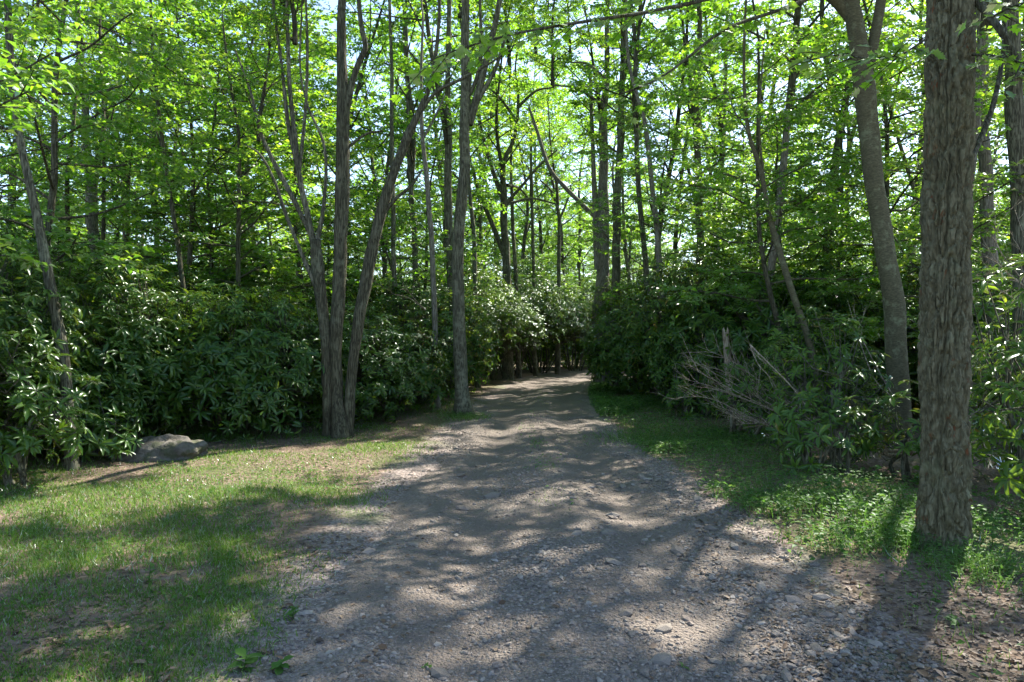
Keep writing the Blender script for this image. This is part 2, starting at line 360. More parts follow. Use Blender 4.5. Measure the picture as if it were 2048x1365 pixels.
def ortho(d):
    a = np.cross(d, [0, 0, 1.0]); a = a/max(np.linalg.norm(a), 1e-6); return a, np.cross(a, d)
def branch_line(p, d, L, r, up=.15, wig=.12, n=5):
    pts = [np.array(p, float)]; d = np.array(d, float)
    for k in range(n-1):
        d = d+r.normal(0, wig, 3)+np.array([0, 0, up/n]); d = d/np.linalg.norm(d)
        pts.append(pts[-1]+d*L/(n-1))
    return np.array(pts)
def at_line(P, t):
    f = t*(len(P)-1); i = min(int(f), len(P)-2); return P[i]+(P[i+1]-P[i])*(f-i), nrm(P[i+1]-P[i])

def gen_crown(seed, H, R, nlimb, nsub, ntw, nl, leafL, kind='simple', lo=.0, el=(20, 60), flat=.3, leader=True, rad=.10, drop=0.0):
    """a leader with limbs > branches > twigs > leaves, grown from its own base at the origin"""
    r = np.random.default_rng(seed); wood, lf = MB(), MB()
    lead = branch_line((0, 0, 0), (r.normal(0, .06), r.normal(0, .06), 1), H, r, .3, .07, 8)
    if leader: wood.add(*tube(*spline(lead, np.linspace(rad, .015, 8), 2), 6))
    S, D, Ln = [], [], []
    for k in range(nlimb):
        t = lo+(1-lo)*(k+r.uniform(0, .8))/nlimb*.97; p, _ = at_line(lead, t)
        az = k*2.399+r.normal(0, .35); e = math.radians(r.uniform(*el))
        prof = math.sin(math.pi*min(max(.12+.83*(t-lo)/(1-lo), .05), .95))**.7
        L = R*prof*r.uniform(.6, 1.15)+.35
        B_ = branch_line(p, (math.cos(az)*math.cos(e), math.sin(az)*math.cos(e), math.sin(e)), L, r, .15, .14)
        r0 = max(.012, rad*.45*(1-t*.7)); wood.add(*tube(*spline(B_, np.linspace(r0, .008, len(B_)), 2), 5, False))
        for j in range(nsub):
            tt = .22+.78*(j+r.uniform(0, .9))/nsub; q, bd = at_line(B_, min(tt, .999)); a, b = ortho(bd)
            if r.uniform() < drop: continue
            sg = 1 if j % 2 else -1; sd = nrm(bd*.55+a*sg*.8+b*r.normal(0, flat)+r.normal(0, .1, 3))
            SL = max(.3, L*.42*(1.15-tt)+.25)*r.uniform(.7, 1.2)
            C = branch_line(q, sd, SL, r, 0, .12, 4)
            wood.add(*tube(C, np.linspace(max(.005, r0*.35), .003, 4), 3, False))
            for w in range(ntw):
                u = .15+.85*(w+.5)/ntw; q2, cd = at_line(C, u); a2, b2 = ortho(cd)
                S.append(q2); D.append(nrm(cd*.6+a2*(1 if w % 2 else -1)*.75+b2*r.normal(0, flat)+r.normal(0, .08, 3))); Ln.append(r.uniform(.22, .5)*(.6+.4*min(SL, 1.2)))
    S, D, Ln = np.array(S), np.array(D), np.array(Ln)
    twig_leaves(S, D, Ln, nl, leafL, leafL*.62, kind, lf, .4 if kind == 'simple' else .3, .25, r)
    return wood, lf

WOOD, CROWN = [], []          # shared meshes: tall crowns
for s, (H, R, n) in enumerate([(9, 3.3, 20), (10, 3.0, 22), (8, 3.6, 18), (11, 3.4, 22), (7, 2.6, 16)]):
    w, l = gen_crown(100+s, H, R, n-2, 7, 6, 10, .14, drop=.22)
    WOOD.append(w.mesh('limbs', M['bark_dark'])); CROWN.append(l.mesh('crown', M['canopy']))
SWOOD, SCROWN = [], []        # understory saplings, layered flat sprays
for s, (H, R, n) in enumerate([(6.0, 1.9, 22), (7.5, 2.2, 26), (4.6, 1.7, 18), (9.5, 2.5, 30)]):
    w, l = gen_crown(200+s, H, R, n, 6, 5, 10, .118, 'simple', .2, (0, 28), .12, True, .035+.004*H)
    SWOOD.append(w.mesh('trunk', M['bark_dark'])); SCROWN.append(l.mesh('crown', M['maple']))

FWOOD, FCROWN = [], []        # far trees: leaves reach lower, coarser
for s, (H, R, n) in enumerate([(13, 3.4, 22), (12, 3.8, 20), (14, 3.2, 24), (11, 3.0, 20)]):
    w, l = gen_crown(250+s, H, R, n-2, 6, 5, 13, .19, drop=.32)
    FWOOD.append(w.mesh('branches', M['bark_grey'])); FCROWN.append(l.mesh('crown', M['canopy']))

def gen_rhodo(seed, rx, ry, h, nw, bare=.1, pick=None, stems=9):
    """a dome of leaf whorls on branching stems; returns stems and leaf arrays"""
    r = np.random.default_rng(seed); wood = MB()
    # lobed dome
    lob = nrm(r.normal(0, 1, (7, 3))*[1, 1, .6]+[0, 0, .5]); amp = r.uniform(-.22, .25, 7)
    d = nrm(np.c_[r.normal(0, 1, (nw, 2)), np.abs(r.normal(.3, .8, nw))-.42])
    rr = 1+sum(amp[i]*np.exp((d@lob[i]-1)*5) for i in range(7))
    depth = 1-np.abs(r.normal(0, .16, nw)); depth = np.where(r.uniform(0, 1, nw) < .3, r.uniform(.45, .9, nw), depth)
    zb = bare*h
    C = d*[rx, ry, h*.62]*(rr*depth)[:, None]+[0, 0, h*.40]
    C[:, 2] = np.where(C[:, 2] < zb, zb+r.normal(.15+.5*bare, .12+.6*bare, nw), C[:, 2])
    C = C+r.normal(0, .05, C.shape)
    ax = nrm(nrm(C-[0, 0, h*.3])*.8+[0, 0, .55]+r.normal(0, .25, C.shape))
    # stems to whorls
    mids = []
    for k in range(stems):
        az = k*2.399; q = np.array([math.cos(az)*rx*.5, math.sin(az)*ry*.5, h*r.uniform(.35, .62)])*r.uniform(.7, 1.1)
        b0 = np.array([math.cos(az)*.25, math.sin(az)*.25, -.1]); m_ = (b0+q)/2+r.normal(0, .12, 3)
        wood.add(*tube(*spline([b0, m_, q], [.035, .026, .016], 4), 5, False)); mids.append(q)
    mids = np.array(mids)
    for i in range(0, nw, 3):
        k = np.argmin(np.linalg.norm(mids-C[i], axis=1)); m_ = (mids[k]*.4+C[i]*.6)-[0, 0, .12]
        wood.add(*tube(np.array([mids[k], m_, C[i]]), [.011, .008, .005], 3, False))
    nl = 9
    a = nrm(np.cross(ax, [0.3, .2, 1.0])); b = np.cross(ax, a)
    th = np.arange(nl)/nl*2*np.pi+r.uniform(0, 6, (nw, 1))+r.normal(0, .15, (nw, nl))
    rad = np.cos(th)[..., None]*a[:, None]+np.sin(th)[..., None]*b[:, None]
    el = (r.normal(1.28, .25, (nw, 1))+r.normal(0, .22, (nw, nl)))[..., None]
    LD = np.cos(el)*ax[:, None]+np.sin(el)*rad; NN = np.sin(el)*ax[:, None]-np.cos(el)*rad
    P = np.repeat(C[:, None], nl, 1)+LD*.012
    keep = r.uniform(0, 1, nw*nl) < .88
    L = (r.uniform(.6, 1.25, (nw, 1))*r.uniform(.11, .165, (nw, nl))).ravel(); W = L*r.uniform(.25, .37, nw*nl)
    return wood, [x[keep] for x in (P.reshape(-1, 3), LD.reshape(-1, 3), NN.reshape(-1, 3), L, W)]
RSTEM, RLEAF = [], []
for s, (rx, ry, h, nw, bare) in enumerate([(1.7, 1.6, 2.9, 1600, .02), (1.5, 1.8, 3.2, 1600, .02), (1.9, 1.7, 2.6, 1600, .02), (1.4, 1.4, 2.3, 1100, .02), (2.0, 2.0, 4.1, 1600, .47)]):
    w, lf = gen_rhodo(300+s, rx, ry, h, nw, bare); m_ = MB(); leaves(m_, *lf, 'rhodo')
    RSTEM.append(w.mesh('stems', M['bark_dark'])); RLEAF.append(m_.mesh('foliage', M['rhodo']))

# ------------------------------------------------------------------ the trees one can tell apart
def px_line(pts, d, base=False, ext=0.0):
    """pts: (px, py, width px[, depth]) from the bottom up"""
    P, R = [], []
    for q in pts:
        dd = q[3] if len(q) > 3 else d
        P.append(pix(q[0], q[1], dd)); R.append(q[2]*.475*dd/FPX*math.cos(math.atan((q[0]-1024)/FPX)))
    if base:
        g = GZ(P[0][0], P[0][1])
        if P[0][2] > g+.25:                                   # hidden foot: carry it down to the floor
            dv = (P[0]-P[1])/max(P[0][2]-P[1][2], -1e9) if False else np.array([0, 0, 0.])
            sl = (P[1]-P[0])/max(P[1][2]-P[0][2], .05)
            b = P[0]-sl*(P[0][2]-g)*.6; b[2] = g; P.insert(0, b); R.insert(0, R[0]*1.15)
        P[0][2] = g
        P.insert(0, P[0]-[0, 0, .15]); R[0] *= 1.0; R.insert(0, R[0]*1.6); R[1] *= 1.28
    if ext:
        dv = nrm(P[-1]-P[-2])*.6+np.array([0, 0, .4]); dv = dv/np.linalg.norm(dv); r0 = R[-1]
        for k in range(1, 4): P.append(P[-1]+dv*ext/3+rng.normal(0, .08, 3)*[1, 1, 0]); R.append(max(.02, r0*(1-.28*k)))
    return np.array(P), np.array(R)
def add_crown(root, p, k, s, small=False):
    W_, C_ = (SWOOD, SCROWN) if small else (WOOD, CROWN)
    a = U(0, 6.28); link('branches', W_[k % len(W_)], root, p, a, s); link('crown', C_[k % len(C_)], root, p, a, s)
def hero(name, label, trunk, d, bark, forks=(), ext=4.0, crown=0, cs=1.0, sides=14, group=None, crown_at=None, fork_crowns=()):
    P, R = px_line(trunk, d, True, ext); o = P[1].copy()
    root = thing(name, label, 'tree', tuple(o), 0, group)
    mb = MB(); Ps, Rs = spline(P-o, R, 8)
    Ps = Ps+np.c_[fbm(Ps[:, 2]*.8, o[0], 1, 2), fbm(Ps[:, 2]*.8, o[1], 5, 2), 0*Ps[:, 2]]*(Rs*.35)[:, None]
    V, F, T = tube(Ps, Rs, sides)
    ring = np.repeat(np.arange(len(Ps)), sides); c = Ps[ring]; w = V[:-1]-c
    V[:-1] = c+w*(1+.10*fbm(V[:-1, 0]*6+o[0], V[:-1, 1]*6, V[:-1, 2]*1.5, 2)[:, None])
    mb.add(V, F, T); mb.obj('trunk', M[bark], root)
    for f in forks:
        p, r_ = px_line(f, d, False, 1.5 if f[-1][1] < 40 else 0); mb = MB(); mb.add(*tube(*spline(p-o, r_, 5), 8)); mb.obj('limb', M[bark], root)
    for i in fork_crowns:
        p, _ = px_line(forks[i], d, False, 1.5); add_crown(root, p[-1]-o, crown+i+1, .55)
    if crown is not None:
        if crown_at is None: p = P[-1]-o
        else:
            k = int(np.argmin(np.abs(Ps[:, 2]-(crown_at-o[2])))); p = Ps[k]
        add_crown(root, p, crown, cs)
    return root, o

def bark_relief_trunk(P, R, sides, rings, depth):
    """oak trunk with deep plated furrows in the mesh itself"""
    Ps, Rs = spline(P, R, 12); s = np.linspace(0, len(Ps)-1, rings)
    n0 = np.arange(len(Ps)); I = lambda a: np.interp(s, n0, a)
    Ps, Rs = np.c_[I(Ps[:, 0]), I(Ps[:, 1]), I(Ps[:, 2])], I(Rs)
    V, F, T = tube(Ps, Rs, sides)
    th = np.tile(np.arange(sides)/sides, rings); z = np.repeat(np.cumsum(np.r_[0, np.linalg.norm(np.diff(Ps, axis=0), axis=1)]), sides)
    C_, S_ = np.cos(th*6.2832), np.sin(th*6.2832)
    w1 = .35*fbm(C_*3, S_*3, z*5, 2); w2 = .3*fbm(C_*3+7, S_*3, z*5, 2)
    fur = np.abs(vnoise(C_*2.9+w1, S_*2.9+w2, z*1.5+w1)); fur2 = np.abs(vnoise(C_*5.5+w2+11, S_*5.5+w1, z*2.0+w2))
    crk = np.abs(vnoise(C_*2.6+w2+31, S_*2.6, z*9+2.5*w1))
    sm = lambda x, b: np.clip(x/b, 0, 1)**.7
    e = np.minimum(sm(fur, .26), .35+.65*sm(fur2, .16)); e = np.minimum(e, .45+.55*sm(crk, .13))
    h = depth*(e-.75)+depth*.22*fbm(C_*16, S_*16, z*16, 3)+.02*fbm(C_*1.2, S_*1.2, z*1.1, 2)
    c = np.repeat(Ps, sides, 0); w = nrm(V[:-1]-c); V[:-1] += w*h[:, None]
    return V, F, T

# furrowed oak at the right edge
d = 5.1
P, R = px_line([(1890, 1112, 120), (1889, 1060, 108), (1888, 950, 104), (1890, 700, 100), (1894, 420, 97), (1897, 150, 94), (1899, -60, 92)], d, True, 5.5); o = P[1].copy()
oak = thing('oak_tree', 'thick oak trunk with deeply furrowed bark at the right edge of the road', 'tree', tuple(o))
mb = MB(); mb.add(*bark_relief_trunk(P-o, R, 180, 1000, .055)); mb.obj('trunk', M['bark_oak'], oak)
for f in ([(1935, -30, 26), (1965, 15, 20, 5.0), (2000, 60, 17, 4.9), (2035, 120, 14, 4.8), (2080, 190, 11, 4.7)], [(1940, 320, 15), (1958, 285, 14, 5.2), (1985, 215, 13, 5.3), (2003, 130, 11, 5.4), (2010, 60, 9, 5.5), (2020, -40, 7, 5.6)]):
    p, r_ = px_line(f, d); mb = MB(); mb.add(*tube(*spline(p-o, r_, 6), 10)); mb.obj('limb', M['bark_dark'], oak)
add_crown(oak, P[-1]-o, 0, 1.0)

beech, ob = hero('beech_tree', 'smooth mossy leaning trunk just behind the furrowed oak', [(1803, 890, 52), (1795, 760, 49), (1788, 640, 47), (1772, 520, 45), (1755, 400, 42), (1738, 280, 44), (1728, 190, 47), (1718, 110, 42), (1706, 40, 37), (1690, -40, 30)], 10.3, 'bark_beech',
     [[(1735, 140, 30), (1752, 60, 26), (1762, 0, 24), (1770, -60, 20)], [(1706, 40, 30), (1675, 5, 26), (1640, -25, 22), (1600, -70, 18)]], 3, 2, .9, 20, None, None, (0,))
ash, oa = hero('ash_tree', 'straight grey trunk forking high up, standing at the left road edge', [(925, 832, 37), (922, 770, 29), (917, 650, 26), (916, 540, 25), (920, 420, 24), (928, 320, 23), (934, 230, 23), (930, 120, 19), (932, 0, 16), (930, -60, 14)], 14.6, 'bark_grey',
     [[(938, 250, 18), (958, 180, 16), (975, 110, 14), (990, 50, 12), (1003, -20, 11)], [(936, 235, 12), (968, 180, 10), (990, 140, 8), (1010, 80, 6)], [(930, 210, 9), (955, 150, 8), (962, 80, 7), (960, 0, 6)]], 3, 1, .9, 16, None, None, (0,))

def overhang(root, o, start, tip, k, s, bark):
    """a limb reaching out over the road, above the picture, with its own spray of leaves"""
    a = np.array(start)-o; e = np.array(tip)-o; m_ = a+(e-a)*.5+[0, 0, .25]
    mb = MB(); mb.add(*tube(*spline([a, m_, e], [.07, .05, .03], 5), 7)); mb.obj('limb', M[bark], root); add_crown(root, e, k, s)
for tip, k, s_ in (((2.9, 10.4, 7.5), 4, .6), ((3.9, 13.3, 9.0), 4, .62)): overhang(beech, ob, (5.02, 10.3, 7.05), tip, k, s_, 'bark_beech')  # limbs added out of view, to dapple the light on road and lawn
overhang(ash, oa, (-.98, 14.6, 9.4), (.9, 13.4, 9.6), 4, .6, 'bark_grey'); overhang(ash, oa, (-.98, 14.6, 9.6), (-3.0, 12.6, 9.9), 4, .6, 'bark_grey')  # ash limbs above the frame, added for the leaf shade they cast
overhang(oak, np.array(oak.location), (3.3, 5.1, 5.2), (1.6, 8.4, 6.6), 4, .55, 'bark_dark'); overhang(oak, np.array(oak.location), (3.28, 5.1, 5.0), (4.6, 7.6, 6.0), 4, .55, 'bark_dark')  # unseen oak limbs, added to break up the sun below

# three-stemmed clump on the left
d = 11.4; o = pix(676, 872, d); o[2] = GZ(o[0], o[1])
cl = thing('maple_clump', 'clump of three dark trunks rising together from one foot left of the road', 'tree', tuple(o))
def stem(pts, ext, name='trunk', bark='bark_dark', sides=12, base=True):
    p, r_ = px_line(pts, d, base, ext); mb = MB(); Ps, Rs = spline(p-o, r_, 7)
    V, F, T = tube(Ps, Rs, sides); ring = np.repeat(np.arange(len(Ps)), sides); c = Ps[ring]
    V[:-1] = c+(V[:-1]-c)*(1+.16*fbm(V[:-1, 0]*9, V[:-1, 1]*9, V[:-1, 2]*2, 2)[:, None]); mb.add(V, F, T)
    mb.obj(name, M[bark], cl); return p[-1]-o
add_crown(cl, stem([(664, 874, 26, 11.5), (655, 780, 22), (652, 690, 23), (643, 600, 24), (635, 540, 26), (630, 480, 24)], 0), 0, .01) if False else stem([(662, 874, 28, 11.5), (655, 780, 23), (652, 690, 23), (643, 600, 25), (636, 540, 27), (630, 480, 24)], 0)
t2 = stem([(682, 873, 30, 11.3), (673, 780, 26), (672, 690, 26), (676, 600, 28), (681, 480, 30), (685, 350, 31), (686, 240, 29), (683, 100, 21), (684, 0, 18), (684, -50, 17)], 4)
t3 = stem([(694, 872, 24, 11.45), (700, 790, 22), (708, 710, 23), (720, 630, 25), (738, 530, 26), (762, 430, 24), (788, 345, 21), (818, 268, 18), (838, 225, 13), (862, 165, 10), (876, 70, 8), (880, -20, 6)], 2)
add_crown(cl, t2, 3, .8); add_crown(cl, t3, 4, .7)
for f in ([(633, 520, 15), (615, 430, 14), (598, 350, 12), (588, 260, 11), (578, 150, 9), (574, 0, 7), (572, -60, 6)], [(622, 470, 12), (585, 395, 11), (545, 320, 10), (520, 260, 8), (500, 180, 6), (470, 100, 4)],
          [(630, 500, 12), (645, 430, 9), (652, 340, 8), (645, 280, 6), (615, 210, 5), (600, 130, 4), (604, 0, 4)], [(600, 360, 10), (577, 250, 9), (562, 120, 7), (548, 20, 6), (540, -60, 5)], [(640, 590, 12), (600, 500, 9), (572, 430, 8), (548, 360, 6), (520, 310, 5), (490, 290, 3)],
          [(598, 350, 8), (610, 230, 7), (615, 110, 6), (612, 0, 5), (612, -60, 4)], [(690, 235, 16), (702, 175, 15), (718, 125, 13), (731, 95, 12), (722, 50, 10), (712, -40, 9)],
          [(836, 232, 9), (872, 185, 8), (920, 160, 7), (975, 130, 5), (1020, 100, 3)], [(766, 430, 9), (790, 400, 8), (822, 372, 6), (845, 340, 4)], [(690, 300, 7), (730, 270, 5), (765, 262, 3)], [(700, 740, 5), (730, 600, 5), (755, 500, 4), (760, 400, 3)]):
    stem(f, 1.5 if f[-1][1] < 10 else 0, 'limb', 'bark_grey' if f[0][0] < 660 else 'bark_dark', 7, False)
for q, k, s in (((-.75, .1, 6.6), 4, .45), ((-1.4, .2, 5.0), 4, .38), ((-1.0, .4, 7.0), 2, .5)): add_crown(cl, np.array(q), k, s)

HEROES = [
 ('leaning_tree', 'grey trunk leaning left out of the shrubs at the left edge', [(142, 950, 28), (133, 830, 27), (117, 680, 27), (97, 560, 25), (72, 430, 21), (46, 320, 18), (28, 200, 17), (14, 0, 16), (8, -60, 15)], 8.1, 'bark_grey', [], 3, 1, .8, 12, None),
 ('slim_tree', 'thin dark pole bending left above the boulder', [(376, 640, 11), (354, 480, 10), (332, 340, 9), (318, 230, 8), (306, 100, 7), (300, -40, 6)], 13, 'bark_dark', [[(326, 300, 5), (290, 200, 4), (262, 110, 3)]], 2, 4, .7, 9, None),
 ('forest_tree', 'stout trunk behind the leaning tree at the far left', [(190, 480, 27), (179, 370, 25), (169, 270, 19), (166, 150, 15), (152, -40, 10)], 20, 'bark_grey', [], 2, 2, 1, 10, 5.5),
 ('slim_tree', 'dark slender pole between the leaning tree and the stout trunk', [(136, 495, 11), (134, 360, 10), (148, 230, 9), (156, 100, 7), (158, -40, 6)], 16, 'bark_dark', [], 2, 4, .8, 8, None),
 ('slim_tree', 'thin upright pole right of the stout trunk at far left', [(206, 492, 9), (208, 300, 8), (203, 150, 7), (197, -40, 6)], 17, 'bark_dark', [[(207, 310, 5), (225, 230, 4), (245, 140, 3)]], 2, 4, .8, 8, None),
 ('forest_tree', 'pale straight trunk in the left woods behind the thin pole', [(251, 500, 17), (253, 380, 14), (258, 200, 11), (258, 40, 9)], 24, 'bark_grey', [[(250, 440, 12), (236, 400, 9), (222, 360, 7)]], 2, 0, 1, 9, 6),
 ('slim_tree', 'pale slender stem just left of the straight grey road edge tree', [(874, 800, 11), (871, 680, 11), (866, 555, 12), (858, 440, 11), (852, 350, 10), (843, 265, 9), (842, 150, 6), (846, 40, 5)], 16, 'bark_pale', [[(845, 280, 6), (872, 230, 5), (890, 190, 3)]], 1, 4, .7, 9, None),
 ('forest_tree', 'dark knobbly trunk half hidden behind the straight grey road edge tree', [(905, 600, 21), (897, 490, 19), (896, 470, 22), (895, 450, 18), (896, 300, 15), (896, 180, 12), (898, 0, 9)], 19, 'bark_dark', [], 2, 3, .9, 10, 7),
 ('forest_tree', 'slim trunk between the clump of three and the pale stem', [(832, 545, 13), (823, 400, 11), (818, 300, 9), (812, 80, 8)], 22, 'bark_grey', [], 2, 1, .9, 9, 6.5),
 ('slim_tree', 'tall straight pole rising right of the clump of three', [(788, 560, 10), (784, 305, 9), (783, 150, 8), (778, -30, 6)], 18, 'bark_grey', [], 2, 0, .8, 8, None),
 ('forked_tree', 'dark forked trunk over the far bend of the road', [(1014, 580, 18), (1010, 470, 17), (1006, 400, 15), (1008, 330, 10), (1030, 270, 8), (1036, 190, 6)], 28, 'bark_dark', [[(1006, 400, 11), (985, 340, 9), (965, 270, 7), (955, 200, 5)], [(1012, 520, 11), (985, 450, 10), (958, 385, 8), (944, 330, 6)], [(1010, 410, 8), (1050, 365, 6), (1080, 330, 5), (1115, 300, 3)]], 3, 2, .9, 9, 8),
 ('slim_tree', 'slim stem close to the right of the dark forked trunk', [(1033, 590, 9), (1025, 440, 8), (1022, 340, 6)], 29, 'bark_dark', [], 4, 4, 1, 7, None),
 ('slim_tree', 'slender stem left of the opening over the road bend', [(1068, 605, 8), (1065, 450, 7), (1062, 300, 5)], 31, 'bark_grey', [], 4, 4, 1, 7, None),
 ('slim_tree', 'lone dark stem standing in the bright gap over the road', [(1116, 612, 9), (1119, 450, 8), (1118, 430, 8), (1104, 385, 5), (1080, 360, 3)], 33, 'bark_dark', [[(1119, 440, 5), (1135, 400, 4), (1142, 370, 3)]], 0, None, 1, 7, None),
 ('slim_tree', 'slim stem right of the straight grey road edge tree', [(950, 565, 10), (945, 440, 9), (935, 330, 7), (930, 220, 6)], 23, 'bark_grey', [], 3, 4, .9, 8, None),
 ('forest_tree', 'thick pale grey trunk above the right bank with a long arching limb', [(1203, 565, 27), (1206, 430, 25), (1207, 330, 20), (1207, 240, 17), (1213, 160, 13), (1215, 40, 10)], 25, 'bark_pale', [[(1203, 445, 11), (1170, 415, 10), (1130, 375, 9), (1098, 335, 8), (1075, 265, 7), (1058, 215, 5)], [(1195, 540, 14), (1190, 420, 12), (1186, 300, 9), (1180, 150, 7)]], 3, 0, .9, 10, 8),
 ('forest_tree', 'dark upright trunk touching the thick pale grey one on its right', [(1231, 555, 19), (1236, 400, 17), (1242, 260, 14), (1246, 100, 11), (1248, 0, 9)], 23.5, 'bark_dark', [], 3, 3, .9, 10, 8),
 ('slim_tree', 'left one of two slim grey stems crossing right of the dark upright trunk', [(1291, 525, 12), (1279, 380, 11), (1273, 250, 10), (1270, 100, 8), (1262, 0, 7)], 21, 'bark_grey', [], 2, 1, .8, 9, 8),
 ('slim_tree', 'right one of two slim grey stems, its top bending left', [(1316, 490, 12), (1306, 380, 11), (1293, 260, 10), (1277, 200, 8), (1257, 120, 7), (1252, 20, 5)], 20, 'bark_pale', [[(1306, 400, 5), (1345, 380, 4), (1390, 355, 3)]], 2, 4, .9, 9, None),
 ('forest_tree', 'straight mossy trunk over the middle of the right thicket', [(1399, 500, 16), (1397, 330, 15), (1391, 190, 14), (1398, 60, 11), (1399, -20, 10)], 22, 'bark_beech', [[(1397, 350, 6), (1430, 330, 5), (1470, 290, 3)]], 3, 2, .9, 10, 8),
 ('forest_tree', 'pale slim trunk right of the straight mossy trunk', [(1433, 525, 13), (1440, 400, 11), (1449, 250, 9), (1453, 60, 7)], 25, 'bark_pale', [], 3, 0, .9, 9, 8),
 ('forest_tree', 'grey trunk behind the crooked sapling, leaning right', [(1512, 510, 14), (1518, 380, 12), (1536, 250, 10), (1552, 130, 8)], 26, 'bark_grey', [], 3, 1, .9, 9, 7),
 ('crooked_tree', 'crooked thin sapling leaning left over the dead brush', [(1648, 845, 17), (1622, 700, 16), (1578, 565, 14), (1541, 440, 13), (1522, 345, 11), (1496, 262, 9), (1488, 150, 7), (1492, 20, 5)], 11.8, 'bark_beech', [[(1528, 360, 6), (1519, 270, 5), (1522, 170, 4), (1530, 60, 3)], [(1500, 270, 4), (1470, 225, 3), (1455, 180, 2)]], 1, 4, .6, 9, None),
 ('forest_tree', 'dark leaning trunk left of the mossy leaning trunk', [(1655, 560, 22, 19), (1660, 462, 22), (1670, 340, 19), (1684, 240, 17), (1697, 160, 14), (1712, 40, 11)], 19, 'bark_dark', [[(1665, 450, 15), (1690, 330, 12), (1715, 230, 8)]], 3, 3, .9, 10, 7.5),
 ('forest_tree', 'dark forked trunk between the mossy leaning trunk and the oak', [(1828, 460, 19), (1838, 350, 17), (1845, 260, 13), (1850, 120, 10)], 20, 'bark_dark', [[(1832, 390, 11), (1800, 290, 9), (1775, 200, 8), (1760, 140, 6)]], 3, 1, .8, 10, 7.5),
 ('forest_tree', 'lichen spotted pale trunk to the right of the oak', [(1976, 400, 31), (1969, 250, 28), (1965, 110, 25), (1962, -40, 22)], 13, 'bark_pale', [], 3, 2, .8, 12, None),
 ('forest_tree', 'stout dark trunk cut by the right edge of the photo', [(2040, 400, 46), (2031, 250, 42), (2026, 120, 38), (2022, -40, 34)], 10.8, 'bark_grey', [], 4, 4, .9, 14, None),
]
for n_, lab, pts, dd, bk, fk, ex, cr, cs_, sd, ca in HEROES:
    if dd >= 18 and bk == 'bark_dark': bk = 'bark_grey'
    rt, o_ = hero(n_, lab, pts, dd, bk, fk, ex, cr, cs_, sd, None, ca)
    if lab.startswith('thick pale grey'):
        overhang(rt, o_, (3.35, 25, 10.2), (1.4, 24, 10.6), 1, .6, bk); overhang(rt, o_, (3.4, 25, 11.2), (2.2, 25.5, 12), 0, .55, bk)
    if lab.startswith('dark forked trunk over'):
        overhang(rt, o_, (.25, 28, 11.2), (1.7, 28, 12), 0, .6, bk); overhang(rt, o_, (.2, 28, 10.6), (-1.3, 27.5, 12), 3, .5, bk)
        overhang(rt, o_, (-.25, 28, 7.2), (2.0, 30, 7.6), 4, .75, bk); overhang(rt, o_, (-.2, 28, 8), (.9, 32.5, 8.2), 4, .75, bk)

# shade trees added on the sunny side, off the right of the frame or behind other trunks: they throw the streaks across the road
TRUNKS = []
for s in range(6):
    r = np.random.default_rng(400+s); h = 7.5
    L_ = branch_line((0, 0, -.2), (r.normal(0, .07), r.normal(0, .07), 1), h+.2, r, .4, .05, 6); mb = MB()
    mb.add(*tube(*spline(L_, np.r_[.17, .14, .125, .115, .105, .09], 3), 9)); TRUNKS.append((mb.mesh('trunk', M[['bark_grey', 'bark_grey', 'bark_pale'][s % 3]]), L_[-1]))
def wood_tree(x, y, k, s, label, group, w=1.0, low=1.0):
    root = thing('woodland_tree', label, 'tree', (x, y, GZ(x, y)-.02), U(0, 6.28), group, s)
    me, top = TRUNKS[k % 6]; link('trunk', me, root, (0, 0, 0), 0, (w, w, low))
    c = k % 5; p = (top[0]*w, top[1]*w, top[2]*low-.4); link('branches', WOOD[c], root, p, k*1.3, 1.0); link('crown', CROWN[c], root, p, k*1.3, 1.0)
    return root
def sapling(x, y, k, s, label, group):
    root = thing('sapling', label, 'sapling', (x, y, GZ(x, y)-.02), U(0, 6.28), group, s)
    link('trunk', SWOOD[k % 4], root); link('crown', SCROWN[k % 4], root); return root

placed = []
def free(x, y, r):
    if any((x-a)**2+(y-b)**2 < r*r for a, b in placed): return False
    placed.append((x, y)); return True
for x, y, s, lab in ((9.8, 8.5, 1.05, 'unseen tree beyond the right edge shading the road'), (12.5, 13.5, 1.1, 'tall unseen tree just right of the stout dark trunk at the right edge'), (13.5, 19, 1.0, 'tree behind the lichen spotted pale trunk'), (10.8, 20, 1.0, 'tree behind the oak, hidden low down by its trunk'),
                  (7.9, 12.6, 1.0, 'shade tree added right behind the oak trunk'), (7.4, 7.2, .95, 'unseen shade tree added beside the road beyond the right edge'), (5.65, 15.7, .95, 'slim shade tree added in the right thicket behind the crooked sapling')):
    free(x, y, 1); wood_tree(x, y, int(x*3) % 7, s, lab, None, .8)

